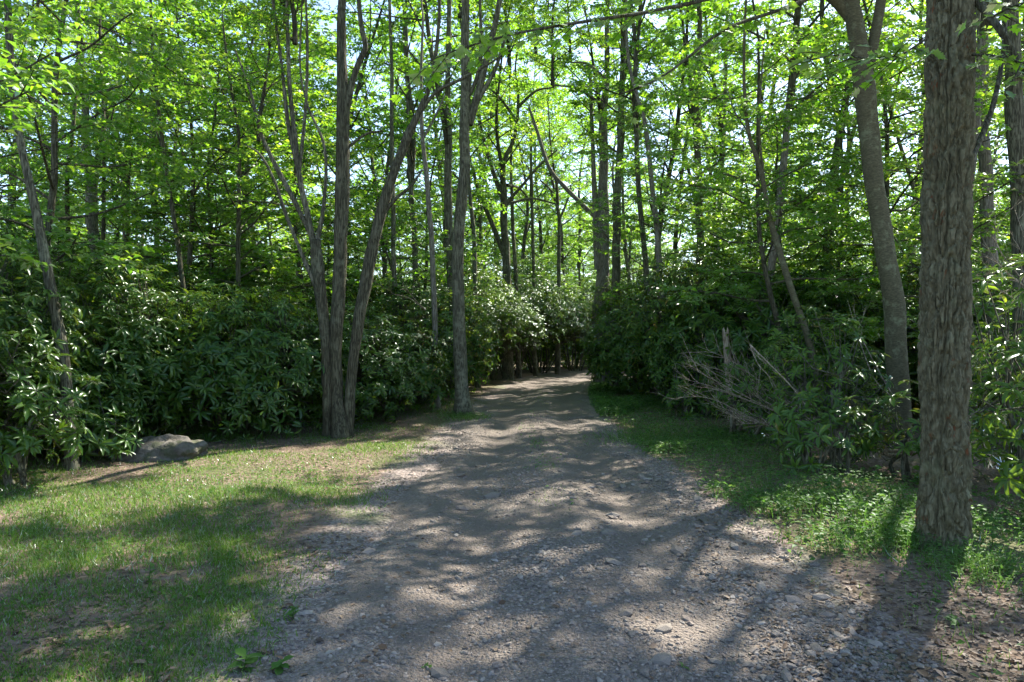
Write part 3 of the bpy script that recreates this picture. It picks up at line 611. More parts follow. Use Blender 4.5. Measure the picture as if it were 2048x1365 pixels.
# background woods; labels name what the tree stands behind
MARKS = [(-200, 'at the far left behind the leaning trunk'), (200, 'behind the thin pole above the boulder'), (430, 'left of the clump of three trunks'), (640, 'between the clump and the straight grey trunk'), (920, 'right behind the straight grey trunk'), (1040, 'in the bright gap over the road bend'),
         (1180, 'behind the thick pale grey trunk'), (1330, 'behind the middle of the right thicket'), (1500, 'behind the crooked sapling'), (1690, 'behind the mossy leaning trunk'), (1850, 'at the far right behind the oak')]
def where(x, y):
    px = 1024+x/y*FPX; return [m for a, m in MARKS if px >= a][-1] if px >= -200 else MARKS[0][1]
CP = cr2((Lx+Rx)/2, 12)
def road_dist(x, y): return np.min(np.hypot(CP[:, 0]-x, CP[:, 1]-y))
def far_tree(x, y, k, s, w, low):
    dep = 'near' if y < 40 else 'midway' if y < 60 else 'deep'
    lab = {'near': 'slender tree ', 'midway': 'farther thin tree ', 'deep': 'distant thin tree '}[dep]+where(x, y)
    root = thing('woodland_tree', lab, 'tree', (x, y, GZ(x, y)-.02), U(0, 6.28), dep+' woodland trees '+where(x, y), s)
    me, top = TRUNKS[k % 6]; link('trunk', me, root, (0, 0, 0), 0, (w, w, low)); c = k % 4
    p = (top[0]*w*.6, top[1]*w*.6, top[2]*low*(.62 if y < 50 else .3)); link('branches', FWOOD[c], root, p, k*1.3, 1.0); link('crown', FCROWN[c], root, p, k*1.3, 1.0)
for x, y in ((-15, 20), (-11.5, 21.5), (-8.3, 23.5), (-18, 27), (-13, 27.5)):
    free(x, y, 1); wood_tree(x, y, int(-x), 1.05, 'leafy woodland tree '+where(x, y), 'leafy trees '+where(x, y), .7, .75)
for x, y, k, sc_ in ((-2.0, 28, 1, 1.15), (5.3, 25.2, 3, 1.1), (7.2, 28.4, 0, 1.1), (9.6, 31, 2, 1.15), (-3.4, 32.5, 0, 1.25), (.6, 42, 2, 1.35), (3.6, 45, 3, 1.4), (7.2, 46, 1, 1.35), (-2.5, 45, 4, 1.4), (2, 50, 0, 1.5), (5.5, 53, 1, 1.5), (-1, 56, 3, 1.6), (8.5, 57, 2, 1.6), (3.4, 61, 1, 1.6), (-5.3, 21.3, 3, 1.0), (-6.5, 38, 2, 1.4), (-10.5, 34, 1, 1.3), (-17, 38, 0, 1.4), (11.5, 41, 3, 1.3), (15, 31, 1, 1.2)):
    free(x, y, 1); wood_tree(x, y, k, sc_, 'slim tall tree '+where(x, y), 'slim tall trees '+where(x, y), .55, .7)
cnt = 0
for i in range(6000):
    y = 26+70*U(0, 1)**.8; x = U(-1, 1)*(y*.80+3)
    if road_dist(x, y) < 3.6: continue
    if y < 46 and abs(x-.07*y) < 1.6: continue
    if not free(x, y, 3.0 if y < 55 else 3.8): continue
    far_tree(x, y, int(rng.integers(0, 30)), U(.75, 1.25), U(.45, 1.0), U(.7, 1.1)); cnt += 1
    if cnt >= 140: break
cnt = 0
for i in range(6000):
    y = U(14, 70); x = U(-1, 1)*(y*.78+1)
    if road_dist(x, y) < 4.2: continue
    if y < 19 and abs(x) < 5.5: continue
    if not free(x, y, 1.9): continue
    sapling(x, y, int(rng.integers(0, 4)), U(.8, 1.2), ('bright leaved young tree ' if y < 38 else 'small far understory tree ')+where(x, y), ('young trees ' if y < 38 else 'far understory trees ')+where(x, y)); cnt += 1
    if cnt >= 130: break

for x, y, k, sc_ in ((-4, 52, 1, 1.5), (-1.5, 58, 3, 1.4), (1.5, 55, 0, 1.7), (4.2, 57, 1, 1.6), (6.5, 61, 3, 1.5), (9, 52, 0, 1.6), (0, 66, 3, 1.6), (3, 70, 1, 1.8), (7, 72, 3, 1.7), (11, 66, 1, 1.7), (-5, 68, 3, 1.6), (13, 58, 3, 1.4), (4, 82, 3, 2.0), (9, 84, 3, 2.0), (-1, 84, 3, 2.0), (14.5, 80, 3, 2.0)):
    sapling(x, y, k, sc_, 'broad far understory tree '+where(x, y), 'broad far understory trees '+where(x, y))
# near saplings whose sprays reach into the picture
sapling(-5.6, 5.2, 1, .9, 'bright leaved sapling at the left edge hanging in from above', None)
sapling(-7.5, 10.5, 3, 1.0, 'bright leaved young tree behind the shrubs at far left', None)
sapling(-5.6, 14.5, 1, 1.1, 'bright leaved young tree left of the clump of three', None)
sapling(5.4, 13.2, 3, .9, 'bright leaved young tree left of the mossy leaning trunk', None)
sapling(7.6, 12.2, 1, .95, 'bright leaved young tree right of the mossy leaning trunk', None)

for x, y, k, s, l in ((-9.5, 13, 3, .95, 'tall young tree full of bright leaves behind the leaning trunk'), (-7.2, 16, 1, 1.1, 'young tree full of bright leaves behind the thin pole'), (-5.2, 18.5, 3, 1.0, 'tall young tree full of bright leaves behind the clump of three'), (-2.9, 19, 2, 1.2, 'small leafy tree between the clump and the straight grey trunk'),
                      (-3.4, 25, 3, 1.1, 'tall leafy tree behind the straight grey trunk'), (5.0, 22, 3, 1.0, 'leafy young tree beside the thick pale grey trunk'), (8.2, 18.5, 3, 1.0, 'tall leafy tree behind the crooked sapling'), (6.6, 16.5, 1, 1.0, 'leafy young tree over the middle of the right thicket'), (10.5, 13, 3, .9, 'tall leafy tree between the oak and the lichen spotted trunk'),
                      (-12.5, 15.5, 3, 1.0, 'tall leafy tree at the far left edge')):
    sapling(x, y, k, s, l, None)
# ------------------------------------------------------------------ rhododendrons
def rhodo(x, y, k, s, label, group=None, rot=None):
    root = thing('rhododendron', label, 'shrub', (x, y, GZ(x, y)-.03), U(0, 6.28) if rot is None else rot, group, (s*U(.92, 1.12), s*U(.92, 1.12), s*U(.82, 1.16)))
    link('stems', RSTEM[k], root); f = link('foliage', RLEAF[k], root); f['kind'] = 'stuff'; return root
LEFT = [(-6.3, 9.5, 3, .95, 'low dense rhododendron left of the boulder'), (-7.0, 8.2, 0, .95, 'rhododendron at the left edge, nearest in the left thicket'), (-6.4, 10.6, 1, .95, 'rhododendron directly behind the boulder'), (-4.9, 11.9, 2, 1.0, 'rhododendron between the boulder and the clump of three trunks'),
        (-3.6, 13.3, 0, .95, 'rhododendron behind the clump of three trunks'), (-2.7, 15.3, 3, 1.0, 'low rhododendron between the clump and the straight road edge tree'), (-2.6, 17.6, 1, .95, 'rhododendron behind the straight grey road edge tree'),
        (-2.2, 20.6, 0, 1.0, 'rhododendron along the left road edge past the straight grey tree')]
for q in LEFT: rhodo(*q)
for x, y, k, s in ((-8.5, 11.5, 1, 1), (-7.3, 13.5, 0, 1.05), (-5.6, 14.8, 1, 1.0), (-9.6, 14.5, 2, 1.1), (-4.6, 17, 0, 1), (-6.8, 17.3, 1, 1.05), (-4.8, 20, 1, 1.05), (-9.5, 18.5, 0, 1.1), (-7.3, 21.5, 2, 1.15), (-4.2, 23.5, 0, 1.1), (-12.5, 18, 1, 1.1), (-14, 23, 0, 1.1), (-10.5, 24, 1, 1.1), (-7, 27, 0, 1.1), (-3.2, 26.8, 1, 1.05), (-11, 10.2, 0, 1.1)):
    rhodo(x, y, k, s, 'dark thicket rhododendron '+where(x, y), 'rhododendrons of the left thicket '+where(x, y))
for x, y, k, s in ((-1.6, 23.8, 4, .95), (-1.0, 27.2, 4, 1.1), (-.1, 30.4, 4, 1.15), (1.3, 33.6, 4, 1.15), (3.4, 36.8, 4, 1.15), (6.2, 39.6, 4, 1.1), (-2.6, 29.5, 0, 1.15), (-2.2, 33, 1, 1.2), (-.6, 36, 0, 1.2), (1.4, 38.5, 1, 1.2), (3.6, 41.2, 0, 1.2), (6.4, 43.5, 1, 1.2), (9.5, 43.6, 0, 1.2), (9, 41.5, 4, 1.0)):
    rhodo(x, y, k, s, 'rhododendron with bare lower stems along the dark far bend of the road' if k == 4 else 'rhododendron behind the dark far bend of the road', 'rhododendrons at the far bend' if k == 4 else 'rhododendrons behind the far bend')
for x, y, s, lab in ((5.0, 24.6, 1.05, 'overhanging rhododendron on the right where the road bends'), (6.4, 28.0, 1.1, 'overhanging rhododendron hidden behind the right road bend'), (8.6, 30.6, 1.1, 'last rhododendron on the inside of the road bend')):
    rhodo(x, y, 4, s, lab)
RIGHT = [(4.6, 17.2, 1, 1.08, 'rhododendron at the right road edge where the verge narrows'), (5.3, 14.9, 2, 1.12, 'rhododendron behind the broken dead post'), (4.1, 20.0, 0, 1.2, 'tall rhododendron right of the road before the bend')]
for q in RIGHT: rhodo(*q)
for x, y, k, s in ((5.2, 22.8, 1, 1.1), (6.6, 17.6, 0, 1.1), (7.3, 14.6, 1, 1.05), (8.6, 17, 2, 1.15), (7, 20.5, 0, 1.1), (9.4, 20.5, 1, 1.1), (11.5, 18, 0, 1.1), (6.4, 25.5, 0, 1.15), (9, 24.5, 1, 1.1), (12.5, 22.5, 2, 1.2), (11, 27.5, 0, 1.1), (14, 26, 1, 1.1), (9.3, 12.6, 0, .95), (11, 15, 1, 1)):
    rhodo(x, y, k, s, 'dark thicket rhododendron '+where(x, y), 'rhododendrons of the right thicket '+where(x, y))

# the nearest shrubs: their largest leaves are pieces of their own
T, F = leaf_tpl('rhodo'); lm = MB(); lm.add(T*[1, .30, 1], F); LEAF_ME = lm.mesh('leaf', M['rhodo'])
def leaf_object(name, me, root, p, dvec, nvec, L):
    dvec = dvec/np.linalg.norm(dvec); s = np.cross(nvec, dvec); s /= max(np.linalg.norm(s), 1e-6); n = np.cross(dvec, s)
    o = bpy.data.objects.new(name, me); COL.objects.link(o); o.parent = root
    o.matrix_local = Matrix(((dvec[0]*L, s[0]*L, n[0]*L, p[0]), (dvec[1]*L, s[1]*L, n[1]*L, p[1]), (dvec[2]*L, s[2]*L, n[2]*L, p[2]), (0, 0, 0, 1)))
    return o
def near_rhodo(x, y, seed, rx, ry, h, nw, label, bare=.1, n_obj=240):
    root = thing('rhododendron', label, 'shrub', (x, y, GZ(x, y)-.03))
    w, (P, D, N, L, W) = gen_rhodo(seed, rx, ry, h, nw, bare); w.obj('stems', M['bark_grey'], root)
    wp = P+[x, y, GZ(x, y)]; dist = np.linalg.norm(wp-[0, 0, EYE], axis=1)
    px = 1024+wp[:, 0]/wp[:, 1]*FPX; inside = (px > -20) & (px < 2068)
    order = np.argsort(np.where(inside, dist, 99)); pick = order[:n_obj]; rest = order[n_obj:]
    for i in pick: leaf_object('leaf', LEAF_ME, root, P[i], D[i], N[i], L[i])
    m_ = MB(); leaves(m_, P[rest], D[rest], N[rest], L[rest], W[rest], 'rhodo'); f = m_.obj('foliage', M['rhodo'], root); f['kind'] = 'stuff'
    return root
near_rhodo(-6.2, 7.3, 31, 1.25, .8, 2.7, 200, 'loose big leaved rhododendron leaning in at the left edge', .05)
near_rhodo(5.05, 6.1, 32, 1.05, 1.0, 2.7, 230, 'big leaved rhododendron filling the right edge behind the oak', .02)
near_rhodo(4.2, 9.2, 33, .8, .8, 2.3, 105, 'sparse sunlit rhododendron left of the oak beside the mossy trunk', .08)
near_rhodo(3.75, 8.2, 34, .6, .5, 1.0, 50, 'low rhododendron sprig on the right verge before the mossy trunk', .1, 160)
near_rhodo(4.95, 8.1, 37, .7, .6, 1.3, 90, 'leafy rhododendron between the oak and the mossy leaning trunk', .03, 160)
near_rhodo(5.0, 11.3, 38, 1.1, .8, 2.0, 260, 'dense rhododendron behind the foot of the mossy leaning trunk', .02, 200)
near_rhodo(-5.5, 7.35, 39, .85, .5, 1.5, 170, 'low rhododendron before the foot of the leaning trunk', .03, 220)
near_rhodo(3.75, 11.0, 40, .6, .6, 1.3, 75, 'small rhododendron beside the bare brush on the right verge', .04, 120)
near_rhodo(5.35, 12.6, 41, .8, .7, 2.1, 150, 'rhododendron just behind the bare brush', .04, 120)
near_rhodo(3.6, 13.9, 42, .6, .6, 1.2, 80, 'low rhododendron on the verge left of the broken dead post', .03, 100)
near_rhodo(6.6, 8.4, 35, 1.2, 1.1, 2.9, 280, 'rhododendron behind the oak at the right edge', .05)
near_rhodo(-5.35, 8.75, 36, .55, .4, .8, 80, 'low rhododendron in front of the left thicket beside the boulder', .05, 200)

# ------------------------------------------------------------------ overhead branches with leaves of their own
T, F = leaf_tpl('maple'); lm = MB(); lm.add(T*[1, .95, 1], F); MLEAF = lm.mesh('leaf', M['maple'])
def leafy_branch(root, o, line, d, nt, seed, leafL=.10, n_leaf=7, spread=.45, wood='bark_dark'):
    r = np.random.default_rng(seed); p, r_ = px_line(line, d); mb = MB(); P, R = spline(p-o, r_, 5); mb.add(*tube(P, R, 7))
    tips = []
    for k in range(nt):
        q, bd = at_line(P, .12+.86*(k+r.uniform(0, .8))/nt); a, b = ortho(bd)
        dv = nrm(bd*.5+a*(1 if k % 2 else -1)*.8+b*r.normal(-.1, .2)); L = r.uniform(.6, 1.2)*spread
        mb.add(*tube(np.array([q, q+dv*L*.5+[0, 0, -.01], q+dv*L+[0, 0, -.05]]), [.006, .004, .002], 4, False)); tips.append((q, dv, L))
    b_ = mb.obj('limb', M[wood], root)
    for q, dv, L in tips:
        a = nrm(np.cross(dv, [0, 0, 1.0]))
        for j in range(n_leaf):
            t = (j+.7)/n_leaf; sg = 1 if j % 2 else -1
            leaf_object('leaf', MLEAF, b_, q+dv*L*t+r.normal(0, .01, 3), dv*.6+a*sg*.8+np.array([0, 0, -r.uniform(.05, .5)])+r.normal(0, .15, 3), np.array([0, 0, 1.0])+r.normal(0, .25, 3), leafL*r.uniform(.7, 1.2))
leafy_branch(beech, ob, [(1600, -70, 12, 9.8), (1480, -20, 9, 8.6), (1320, 20, 8, 7.8), (1180, 42, 7, 7.2), (1040, 66, 5, 6.8), (930, 95, 4, 6.5), (850, 125, 2, 6.3)], 7, 24, 51, .12, 8, .6)
leafy_branch(beech, ob, [(1690, -30, 10, 10.2), (1560, 20, 8, 9.4), (1450, 60, 7, 8.8), (1330, 150, 5, 8.2), (1240, 190, 3, 8.0)], 9, 14, 52, .12, 7, .6)
oo = P0 = np.array(oak.location)
leafy_branch(oak, oo, [(1850, 80, 6), (1800, 110, 5, 4.9), (1740, 118, 4, 4.8), (1680, 110, 3, 4.7), (1620, 120, 2, 4.6)], 5.0, 12, 53, .085, 7, .34)
leafy_branch(oak, oo, [(1945, 110, 7), (1990, 112, 6, 4.8), (2040, 125, 4, 4.6), (2090, 140, 3, 4.5)], 5.0, 8, 54, .085, 7, .4)
leafy_branch(oak, oo, [(1985, 35, 7, 4.9), (2020, 15, 5, 4.7), (2070, 0, 3, 4.5)], 5.0, 7, 55, .085, 7, .45)

# ------------------------------------------------------------------ dead wood, boulder
d = 13.4; o = pix(1462, 846, d); o[2] = GZ(o[0], o[1])
post = thing('dead_post', 'broken dead trunk standing upright in front of the right thicket', 'dead tree', tuple(o))
p, r_ = px_line([(1464, 850, 21), (1461, 790, 17), (1456, 720, 16), (1451, 672, 15)], d); p[0][2] = o[2]-.1
mb = MB(); Ps, Rs = spline(p-o, r_, 10); V, F, T3 = tube(Ps, Rs, 14, False)
V = V+.012*np.c_[fbm(V[:, 0]*25, V[:, 1]*25, V[:, 2]*3, 2), fbm(V[:, 0]*25+9, V[:, 1]*25, V[:, 2]*3, 2), 0*V[:, 0]]
V[-14:, 2] += rng.uniform(-.02, .19, 14); mb.add(V, F); mb.add(np.vstack([V[-14:], Ps[-1]-[0, 0, .12]]), np.array([[i, (i+1) % 14, 14] for i in range(14)]))
mb.obj('trunk', M['dead_wood'], post)

def brush(name, label, base_px, d, tips, seed, rad=.022, subs=5):
    r = np.random.default_rng(seed); b = pix(*base_px, d); b[2] = max(b[2], GZ(b[0], b[1])+.02); o = b.copy(); o[2] = GZ(o[0], o[1])
    root = thing(name, label, 'dead branch', tuple(o)); b = b-o
    for (tx, ty, td) in tips:
        e = pix(tx, ty, td)-o; m1 = b+(e-b)*.35+r.normal(0, .06, 3); m2 = b+(e-b)*.7+r.normal(0, .08, 3)+[0, 0, .05]
        mb = MB(); P, R = spline([b, m1, m2, e], [rad, rad*.6, rad*.4, rad*.15], 5); mb.add(*tube(P, R, 6))
        for k in range(subs):
            q, bd = at_line(P, .3+.65*(k+r.uniform(0, .9))/subs); a, c = ortho(bd)
            dv = nrm(bd*.8+a*r.choice([-1, 1])*.5+c*r.normal(.15, .35)); L = r.uniform(.2, .6)
            C = branch_line(q, dv, L, r, .1, .15, 5); mb.add(*tube(C, np.linspace(rad*.35, rad*.1, 5), 4, False))
            for _ in range(3):
                q2, cd = at_line(C, r.uniform(.2, .9)); C2 = branch_line(q2, nrm(cd+r.normal(0, .45, 3)), r.uniform(.1, .28), r, .1, .15, 4); mb.add(*tube(C2, np.linspace(rad*.16, rad*.07, 4), 3, False))
        mb.obj('limb', M['dead_wood'], root)
    return root
brush('fallen_branch', 'bare dead brush fanning out over the right verge below the broken post', (1690, 885), 10.2, [(1345, 752, 10.4), (1365, 712, 10.8), (1352, 795, 9.9), (1390, 690, 11), (1430, 735, 10.6), (1400, 770, 10.2), (1440, 830, 9.6), (1470, 850, 9.4), (1500, 700, 10.8), (1380, 735, 10.3), (1410, 800, 10.0), (1460, 715, 10.9)], 61, .014, 11)
brush('fallen_branch', 'long thin bare twig bending down over the right verge', (1500, 690), 9.6, [(1560, 790, 9.3), (1790, 1030, 7.6)], 62, .012, 3)
brush('fallen_branch', 'short bare stick lying behind the right verge plants', (1840, 905), 8.8, [(1640, 880, 9), (1600, 900, 8.8)], 63, .03, 3)
brush('fallen_branch', 'dead bare twig poking up before the mossy leaning trunk', (1790, 800), 9.4, [(1680, 640, 9.6), (1695, 600, 9.9)], 64, .012, 2)
brush('fallen_branch', 'pale bare twig caught in the shrubs right of the clump of three', (850, 620), 14, [(775, 572, 13.3), (800, 580, 13)], 65, .014, 3)
brush('fallen_branch', 'tangle of thin bare twigs in the shrubs behind the oak', (2100, 640), 7.5, [(1960, 470, 7.4), (1990, 430, 7.6), (1950, 560, 7.2), (2030, 420, 7.7)], 66, .012, 5)

# boulder
d = 9.1; bc = pix(318, 905, d); bz = GZ(bc[0], bc[1])
th = np.linspace(0, 2*np.pi, 57)[:-1]; ph = np.linspace(-.5, np.pi/2, 22)
TH, PH = np.meshgrid(th, ph); D = np.c_[(np.cos(TH)*np.cos(PH)).ravel(), (np.sin(TH)*np.cos(PH)).ravel(), np.sin(PH).ravel()]
pw = 2.8; rr = (np.abs(D[:, 0])**pw+np.abs(D[:, 1])**pw+np.abs(D[:, 2])**pw)**(-1/pw)
V = D*rr[:, None]*(1+.12*fbm(D[:, 0]*2.2, D[:, 1]*2.2, D[:, 2]*2.2, 4))[:, None]
V[:, 2] += .12*V[:, 0]; V = V*[.58, .36, .25]+[0, 0, .0]
V += (.035*np.round(fbm(V[:, 0]*4, V[:, 1]*4, V[:, 2]*7, 2)*3)/3+.02*fbm(V[:, 0]*14, V[:, 1]*14, V[:, 2]*20, 3))[:, None]*nrm(D)
i = np.arange(21)[:, None]*56; j = np.arange(56)[None]; k = (j+1) % 56
mb = MB(); mb.add(V, np.stack([i+j, i+k, i+56+k, i+56+j], -1).reshape(-1, 4))
b_ = mb.obj('boulder', M['boulder']); b_.location = (bc[0], bc[1], bz); tag(b_, 'long flat grey boulder at the foot of the left shrubs', 'boulder')

# ------------------------------------------------------------------ road stones
ico_t = (1+5**.5)/2
ICO = nrm(np.array([(-1, ico_t, 0), (1, ico_t, 0), (-1, -ico_t, 0), (1, -ico_t, 0), (0, -1, ico_t), (0, 1, ico_t), (0, -1, -ico_t), (0, 1, -ico_t), (ico_t, 0, -1), (ico_t, 0, 1), (-ico_t, 0, -1), (-ico_t, 0, 1)]))
ICF = np.array([(0, 11, 5), (0, 5, 1), (0, 1, 7), (0, 7, 10), (0, 10, 11), (1, 5, 9), (5, 11, 4), (11, 10, 2), (10, 7, 6), (7, 1, 8), (3, 9, 4), (3, 4, 2), (3, 2, 6), (3, 6, 8), (3, 8, 9), (4, 9, 5), (2, 4, 11), (6, 2, 10), (8, 6, 7), (9, 8, 1)])
OCT = np.array([(1, 0, 0), (-1, 0, 0), (0, 1, 0), (0, -1, 0), (0, 0, 1), (0, 0, -1.)]); OCF = np.array([(0, 2, 4), (2, 1, 4), (1, 3, 4), (3, 0, 4), (2, 0, 5), (1, 2, 5), (3, 1, 5), (0, 3, 5)])
mb = MB()
for n, base, far, B_, F_ in ((11000, .0085, 8, ICO, ICF), (105000, .0050, 12, OCT, OCF)):
    y = 2.6+(U(0, 1, n)**1.6)*far; u = U(-1.2, 1.15, n)
    xl, xr = np.interp(y, EL[:, 1], EL[:, 0]), np.interp(y, ER[:, 1], ER[:, 0]); x = (xl+xr)/2+u*(xr-xl)/2
    cl_ = fbm(x*1.1, y*.8, 4, 3)+.5*np.clip(u, 0, 1)*np.clip((8-y)/4, 0, 1)-.55*(np.exp(-((u-.45)/.2)**2)+np.exp(-((u+.45)/.2)**2))
    keep = U(0, 1, n) < np.clip(.6+.8*cl_, .15, 1)*np.clip((1.2-np.abs(u))/.3, 0, 1); x, y, u, cl_ = x[keep], y[keep], u[keep], cl_[keep]; n = len(x)
    s = np.clip(np.exp(rng.normal(math.log(base), .38, n))*(1+.35*np.clip(cl_, 0, 1)), .004, .028)*(1+.035*y)
    sh = np.c_[U(.8, 1.5, n), U(.6, 1.0, n), U(.4, .75, n)]*s[:, None]; a = U(0, 6.28, n); k_ = len(B_)
    V = (B_[None]+rng.normal(0, .14, (n, k_, 3)))*sh[:, None]
    V = np.stack([V[..., 0]*np.cos(a)[:, None]-V[..., 1]*np.sin(a)[:, None], V[..., 0]*np.sin(a)[:, None]+V[..., 1]*np.cos(a)[:, None], V[..., 2]], -1)
    V = V+np.stack([x, y, rz(x, y)+sh[:, 2]*.35], -1)[:, None]
    mb.add(V.reshape(-1, 3), (F_[None]+np.arange(n)[:, None, None]*k_).reshape(-1, 3))
g_ = mb.obj('gravel', M['stone'], road, False); g_['kind'] = 'stuff'
STONES = []
for k in range(7):
    r = np.random.default_rng(500+k); mb = MB(); mb.add(ICO*(1+r.normal(0, .16, (12, 1)))*[1.25, .8, .5], ICF); STONES.append(mb.mesh('stone', M['stone'], False))
for k in range(260):
    y = 2.7+U(0, 1)**1.5*5.5; uu = U(-1, 1.15) if U(0, 1) < .4 else U(.1, 1.1)
    xl, xr = np.interp(y, EL[:, 1], EL[:, 0]), np.interp(y, ER[:, 1], ER[:, 0]); x = (xl+xr)/2+uu*(xr-xl)/2
    s = U(.016, .036) if U(0, 1) < .85 else U(.035, .07)
    o = link('stone', STONES[k % 7], road, (x, y, float(rz(x, y))+.1*s), U(0, 6.28), s); o.rotation_euler = (U(-.3, .3), U(-.3, .3), U(0, 6.28))

# ------------------------------------------------------------------ grass, ground cover, dead leaves
def lawn_mask(x, y):
    """how grassy the floor is: left lawn and right verge"""
    u = road_u(x, y); xl = np.interp(y, EL[:, 1], EL[:, 0]); xr = np.interp(y, ER[:, 1], ER[:, 0])
    n1 = fbm(x*.7, y*.7, 2, 3); n2 = fbm(x*2.2, y*2.2, 6, 2)
    left = np.clip((xl-.05-x)/.7, 0, 1)*np.clip(.72+1.3*n1+.6*n2, .08, 1)
    right = np.clip((x-xr-.05)/.45, 0, 1)*np.clip((xr+2.6-x)/.8, 0, 1)*np.clip(.8+.7*n1+.4*n2, 0, 1)*np.clip((y-4.6)/1.3, .06, 1)
    mid = np.exp(-((u+.02)/.14)**2)*np.clip(n2+.12, 0, 1)*1.2*np.clip((y-6)/3, 0, 1)
    return left, right, mid
n = 480000
y = 2.6+U(0, 1, n)**1.35*17; x = U(-1, 1, n)*(y*.80+.3)
l, r_, m_ = lawn_mask(x, y); keep = U(0, 1, n) < (l*1.15+r_*.6+m_)*np.clip(1.1-y/26, .3, 1); x, y = x[keep], y[keep]; n = len(x)
P = np.c_[x, y, gz(x, y)-.003]; lean = rng.normal(0, .45, (n, 2)); D = nrm(np.c_[lean, np.ones(n)])
a = U(0, 6.28, n); NN = np.c_[np.cos(a), np.sin(a), 0*a]
mb = MB(); leaves(mb, P, D, NN, U(.018, .06, n)*np.clip(1+.8*fbm(x*1.3, y*1.3, 1, 2), .4, 2), U(.003, .0055, n)*(1+y/12), 'blade')
g_ = tag(mb.obj('grass', M['grass']), 'short patchy grass on the verges of the road', 'grass'); g_['kind'] = 'stuff'
n = 110000
y = 2.6+U(0, 1, n)**1.3*19; x = U(-1, 1, n)*(y*.80+.3)
l, r_, m_ = lawn_mask(x, y); keep = U(0, 1, n) < (l*.6*np.clip(.4+1.3*fbm(x*1.6, y*1.6, 12, 2), 0, 1)+r_*1.0+m_*.5); x, y = x[keep], y[keep]; n = len(x)
right = x > 0; hh = np.where(right, U(.02, .13, n), U(.008, .04, n))
P = np.c_[x, y, gz(x, y)+hh]; a = U(0, 6.28, n); D = np.c_[np.cos(a), np.sin(a), rng.normal(.1, .25, n)]; NN = np.array([0, 0, 1.0])+rng.normal(0, .3, (n, 3))
L = np.where(right, U(.022, .05, n), U(.016, .042, n))
mb = MB(); leaves(mb, P, D, NN, L, L*.7, 'simple')
st = np.flatnonzero(U(0, 1, n) < .3); leaves(mb, np.c_[x[st], y[st], gz(x[st], y[st])-.003], np.c_[rng.normal(0, .15, (len(st), 2)), np.ones(len(st))], np.c_[np.cos(a[st]), np.sin(a[st]), 0*st], hh[st], .003, 'blade')
g_ = tag(mb.obj('ground_cover', M['cover']), 'small broad leaved plants covering the verges', 'ground cover'); g_['kind'] = 'stuff'
n = 60000                                                             # lush strip along the right road edge
y = 5+U(0, 1, n)*21; xr = np.interp(y, ER[:, 1], ER[:, 0]); x = xr+.05+U(0, 1, n)**1.3*(1.9+1.5*np.clip((13-y)/5, 0, 1))
keep = U(0, 1, n) < np.clip(.45+1.3*fbm(x*.9, y*.9, 31, 3), .06, 1)*np.clip((x-xr)/.4, .1, 1); x, y = x[keep], y[keep]; n = len(x)
hh = U(.02, .22, n)*(.6+.55*vnoise(x*1.5, y*1.5, 3)); P = np.c_[x, y, gz(x, y)+hh]; a = U(0, 6.28, n); D = np.c_[np.cos(a), np.sin(a), rng.normal(.1, .3, n)]
L = U(.03, .06, n)*(1+y/30); mb = MB(); leaves(mb, P, D, np.array([0, 0, 1.0])+rng.normal(0, .35, (n, 3)), L, L*.6, 'simple')
st = np.flatnonzero(U(0, 1, n) < .35); leaves(mb, np.c_[x[st], y[st], gz(x[st], y[st])-.003], np.c_[rng.normal(0, .3, (len(st), 2)), np.ones(len(st))], np.c_[np.cos(a[st]), np.sin(a[st]), 0*st], hh[st]*1.5, .006, 'blade')
g_ = tag(mb.obj('verge_plants', M['cover']), 'lush low green plants along the right road edge', 'ground cover'); g_['kind'] = 'stuff'
n = 110000
y = 2.6+U(0, 1, n)**1.5*20; x = U(-1, 1, n)*(y*.82+.5); u = np.abs(road_u(x, y))
keep = U(0, 1, n) < np.where(u < 1.0, .02+.10*np.clip((u-.6)/.4, 0, 1)+.55*((x > 1.2) & (y < 6.5))*np.clip((x-1.1)/.8, 0, 1), np.where(x > 0, .85, np.clip(.75-.35*(u-1), .16, .75))*np.clip(.55+fbm(x*.8, y*.8, 21, 2), .1, 1)); x, y = x[keep], y[keep]; n = len(x)
P = np.c_[x, y, np.where(np.abs(road_u(x, y)) < 1, rz(x, y), gz(x, y))+U(.004, .014, n)]; a = U(0, 6.28, n)
D = np.c_[np.cos(a), np.sin(a), rng.normal(0, .15, n)]; NN = np.array([0, 0, 1.0])+rng.normal(0, .28, (n, 3)); L = np.exp(rng.normal(math.log(.034), .3, n))
mb = MB(); leaves(mb, P, D, NN, L, L*U(.35, .75, n), 'ovate')
g_ = tag(mb.obj('leaf_litter', M['litter']), 'dry brown fallen leaves scattered along the road edges', 'leaf litter'); g_['kind'] = 'stuff'

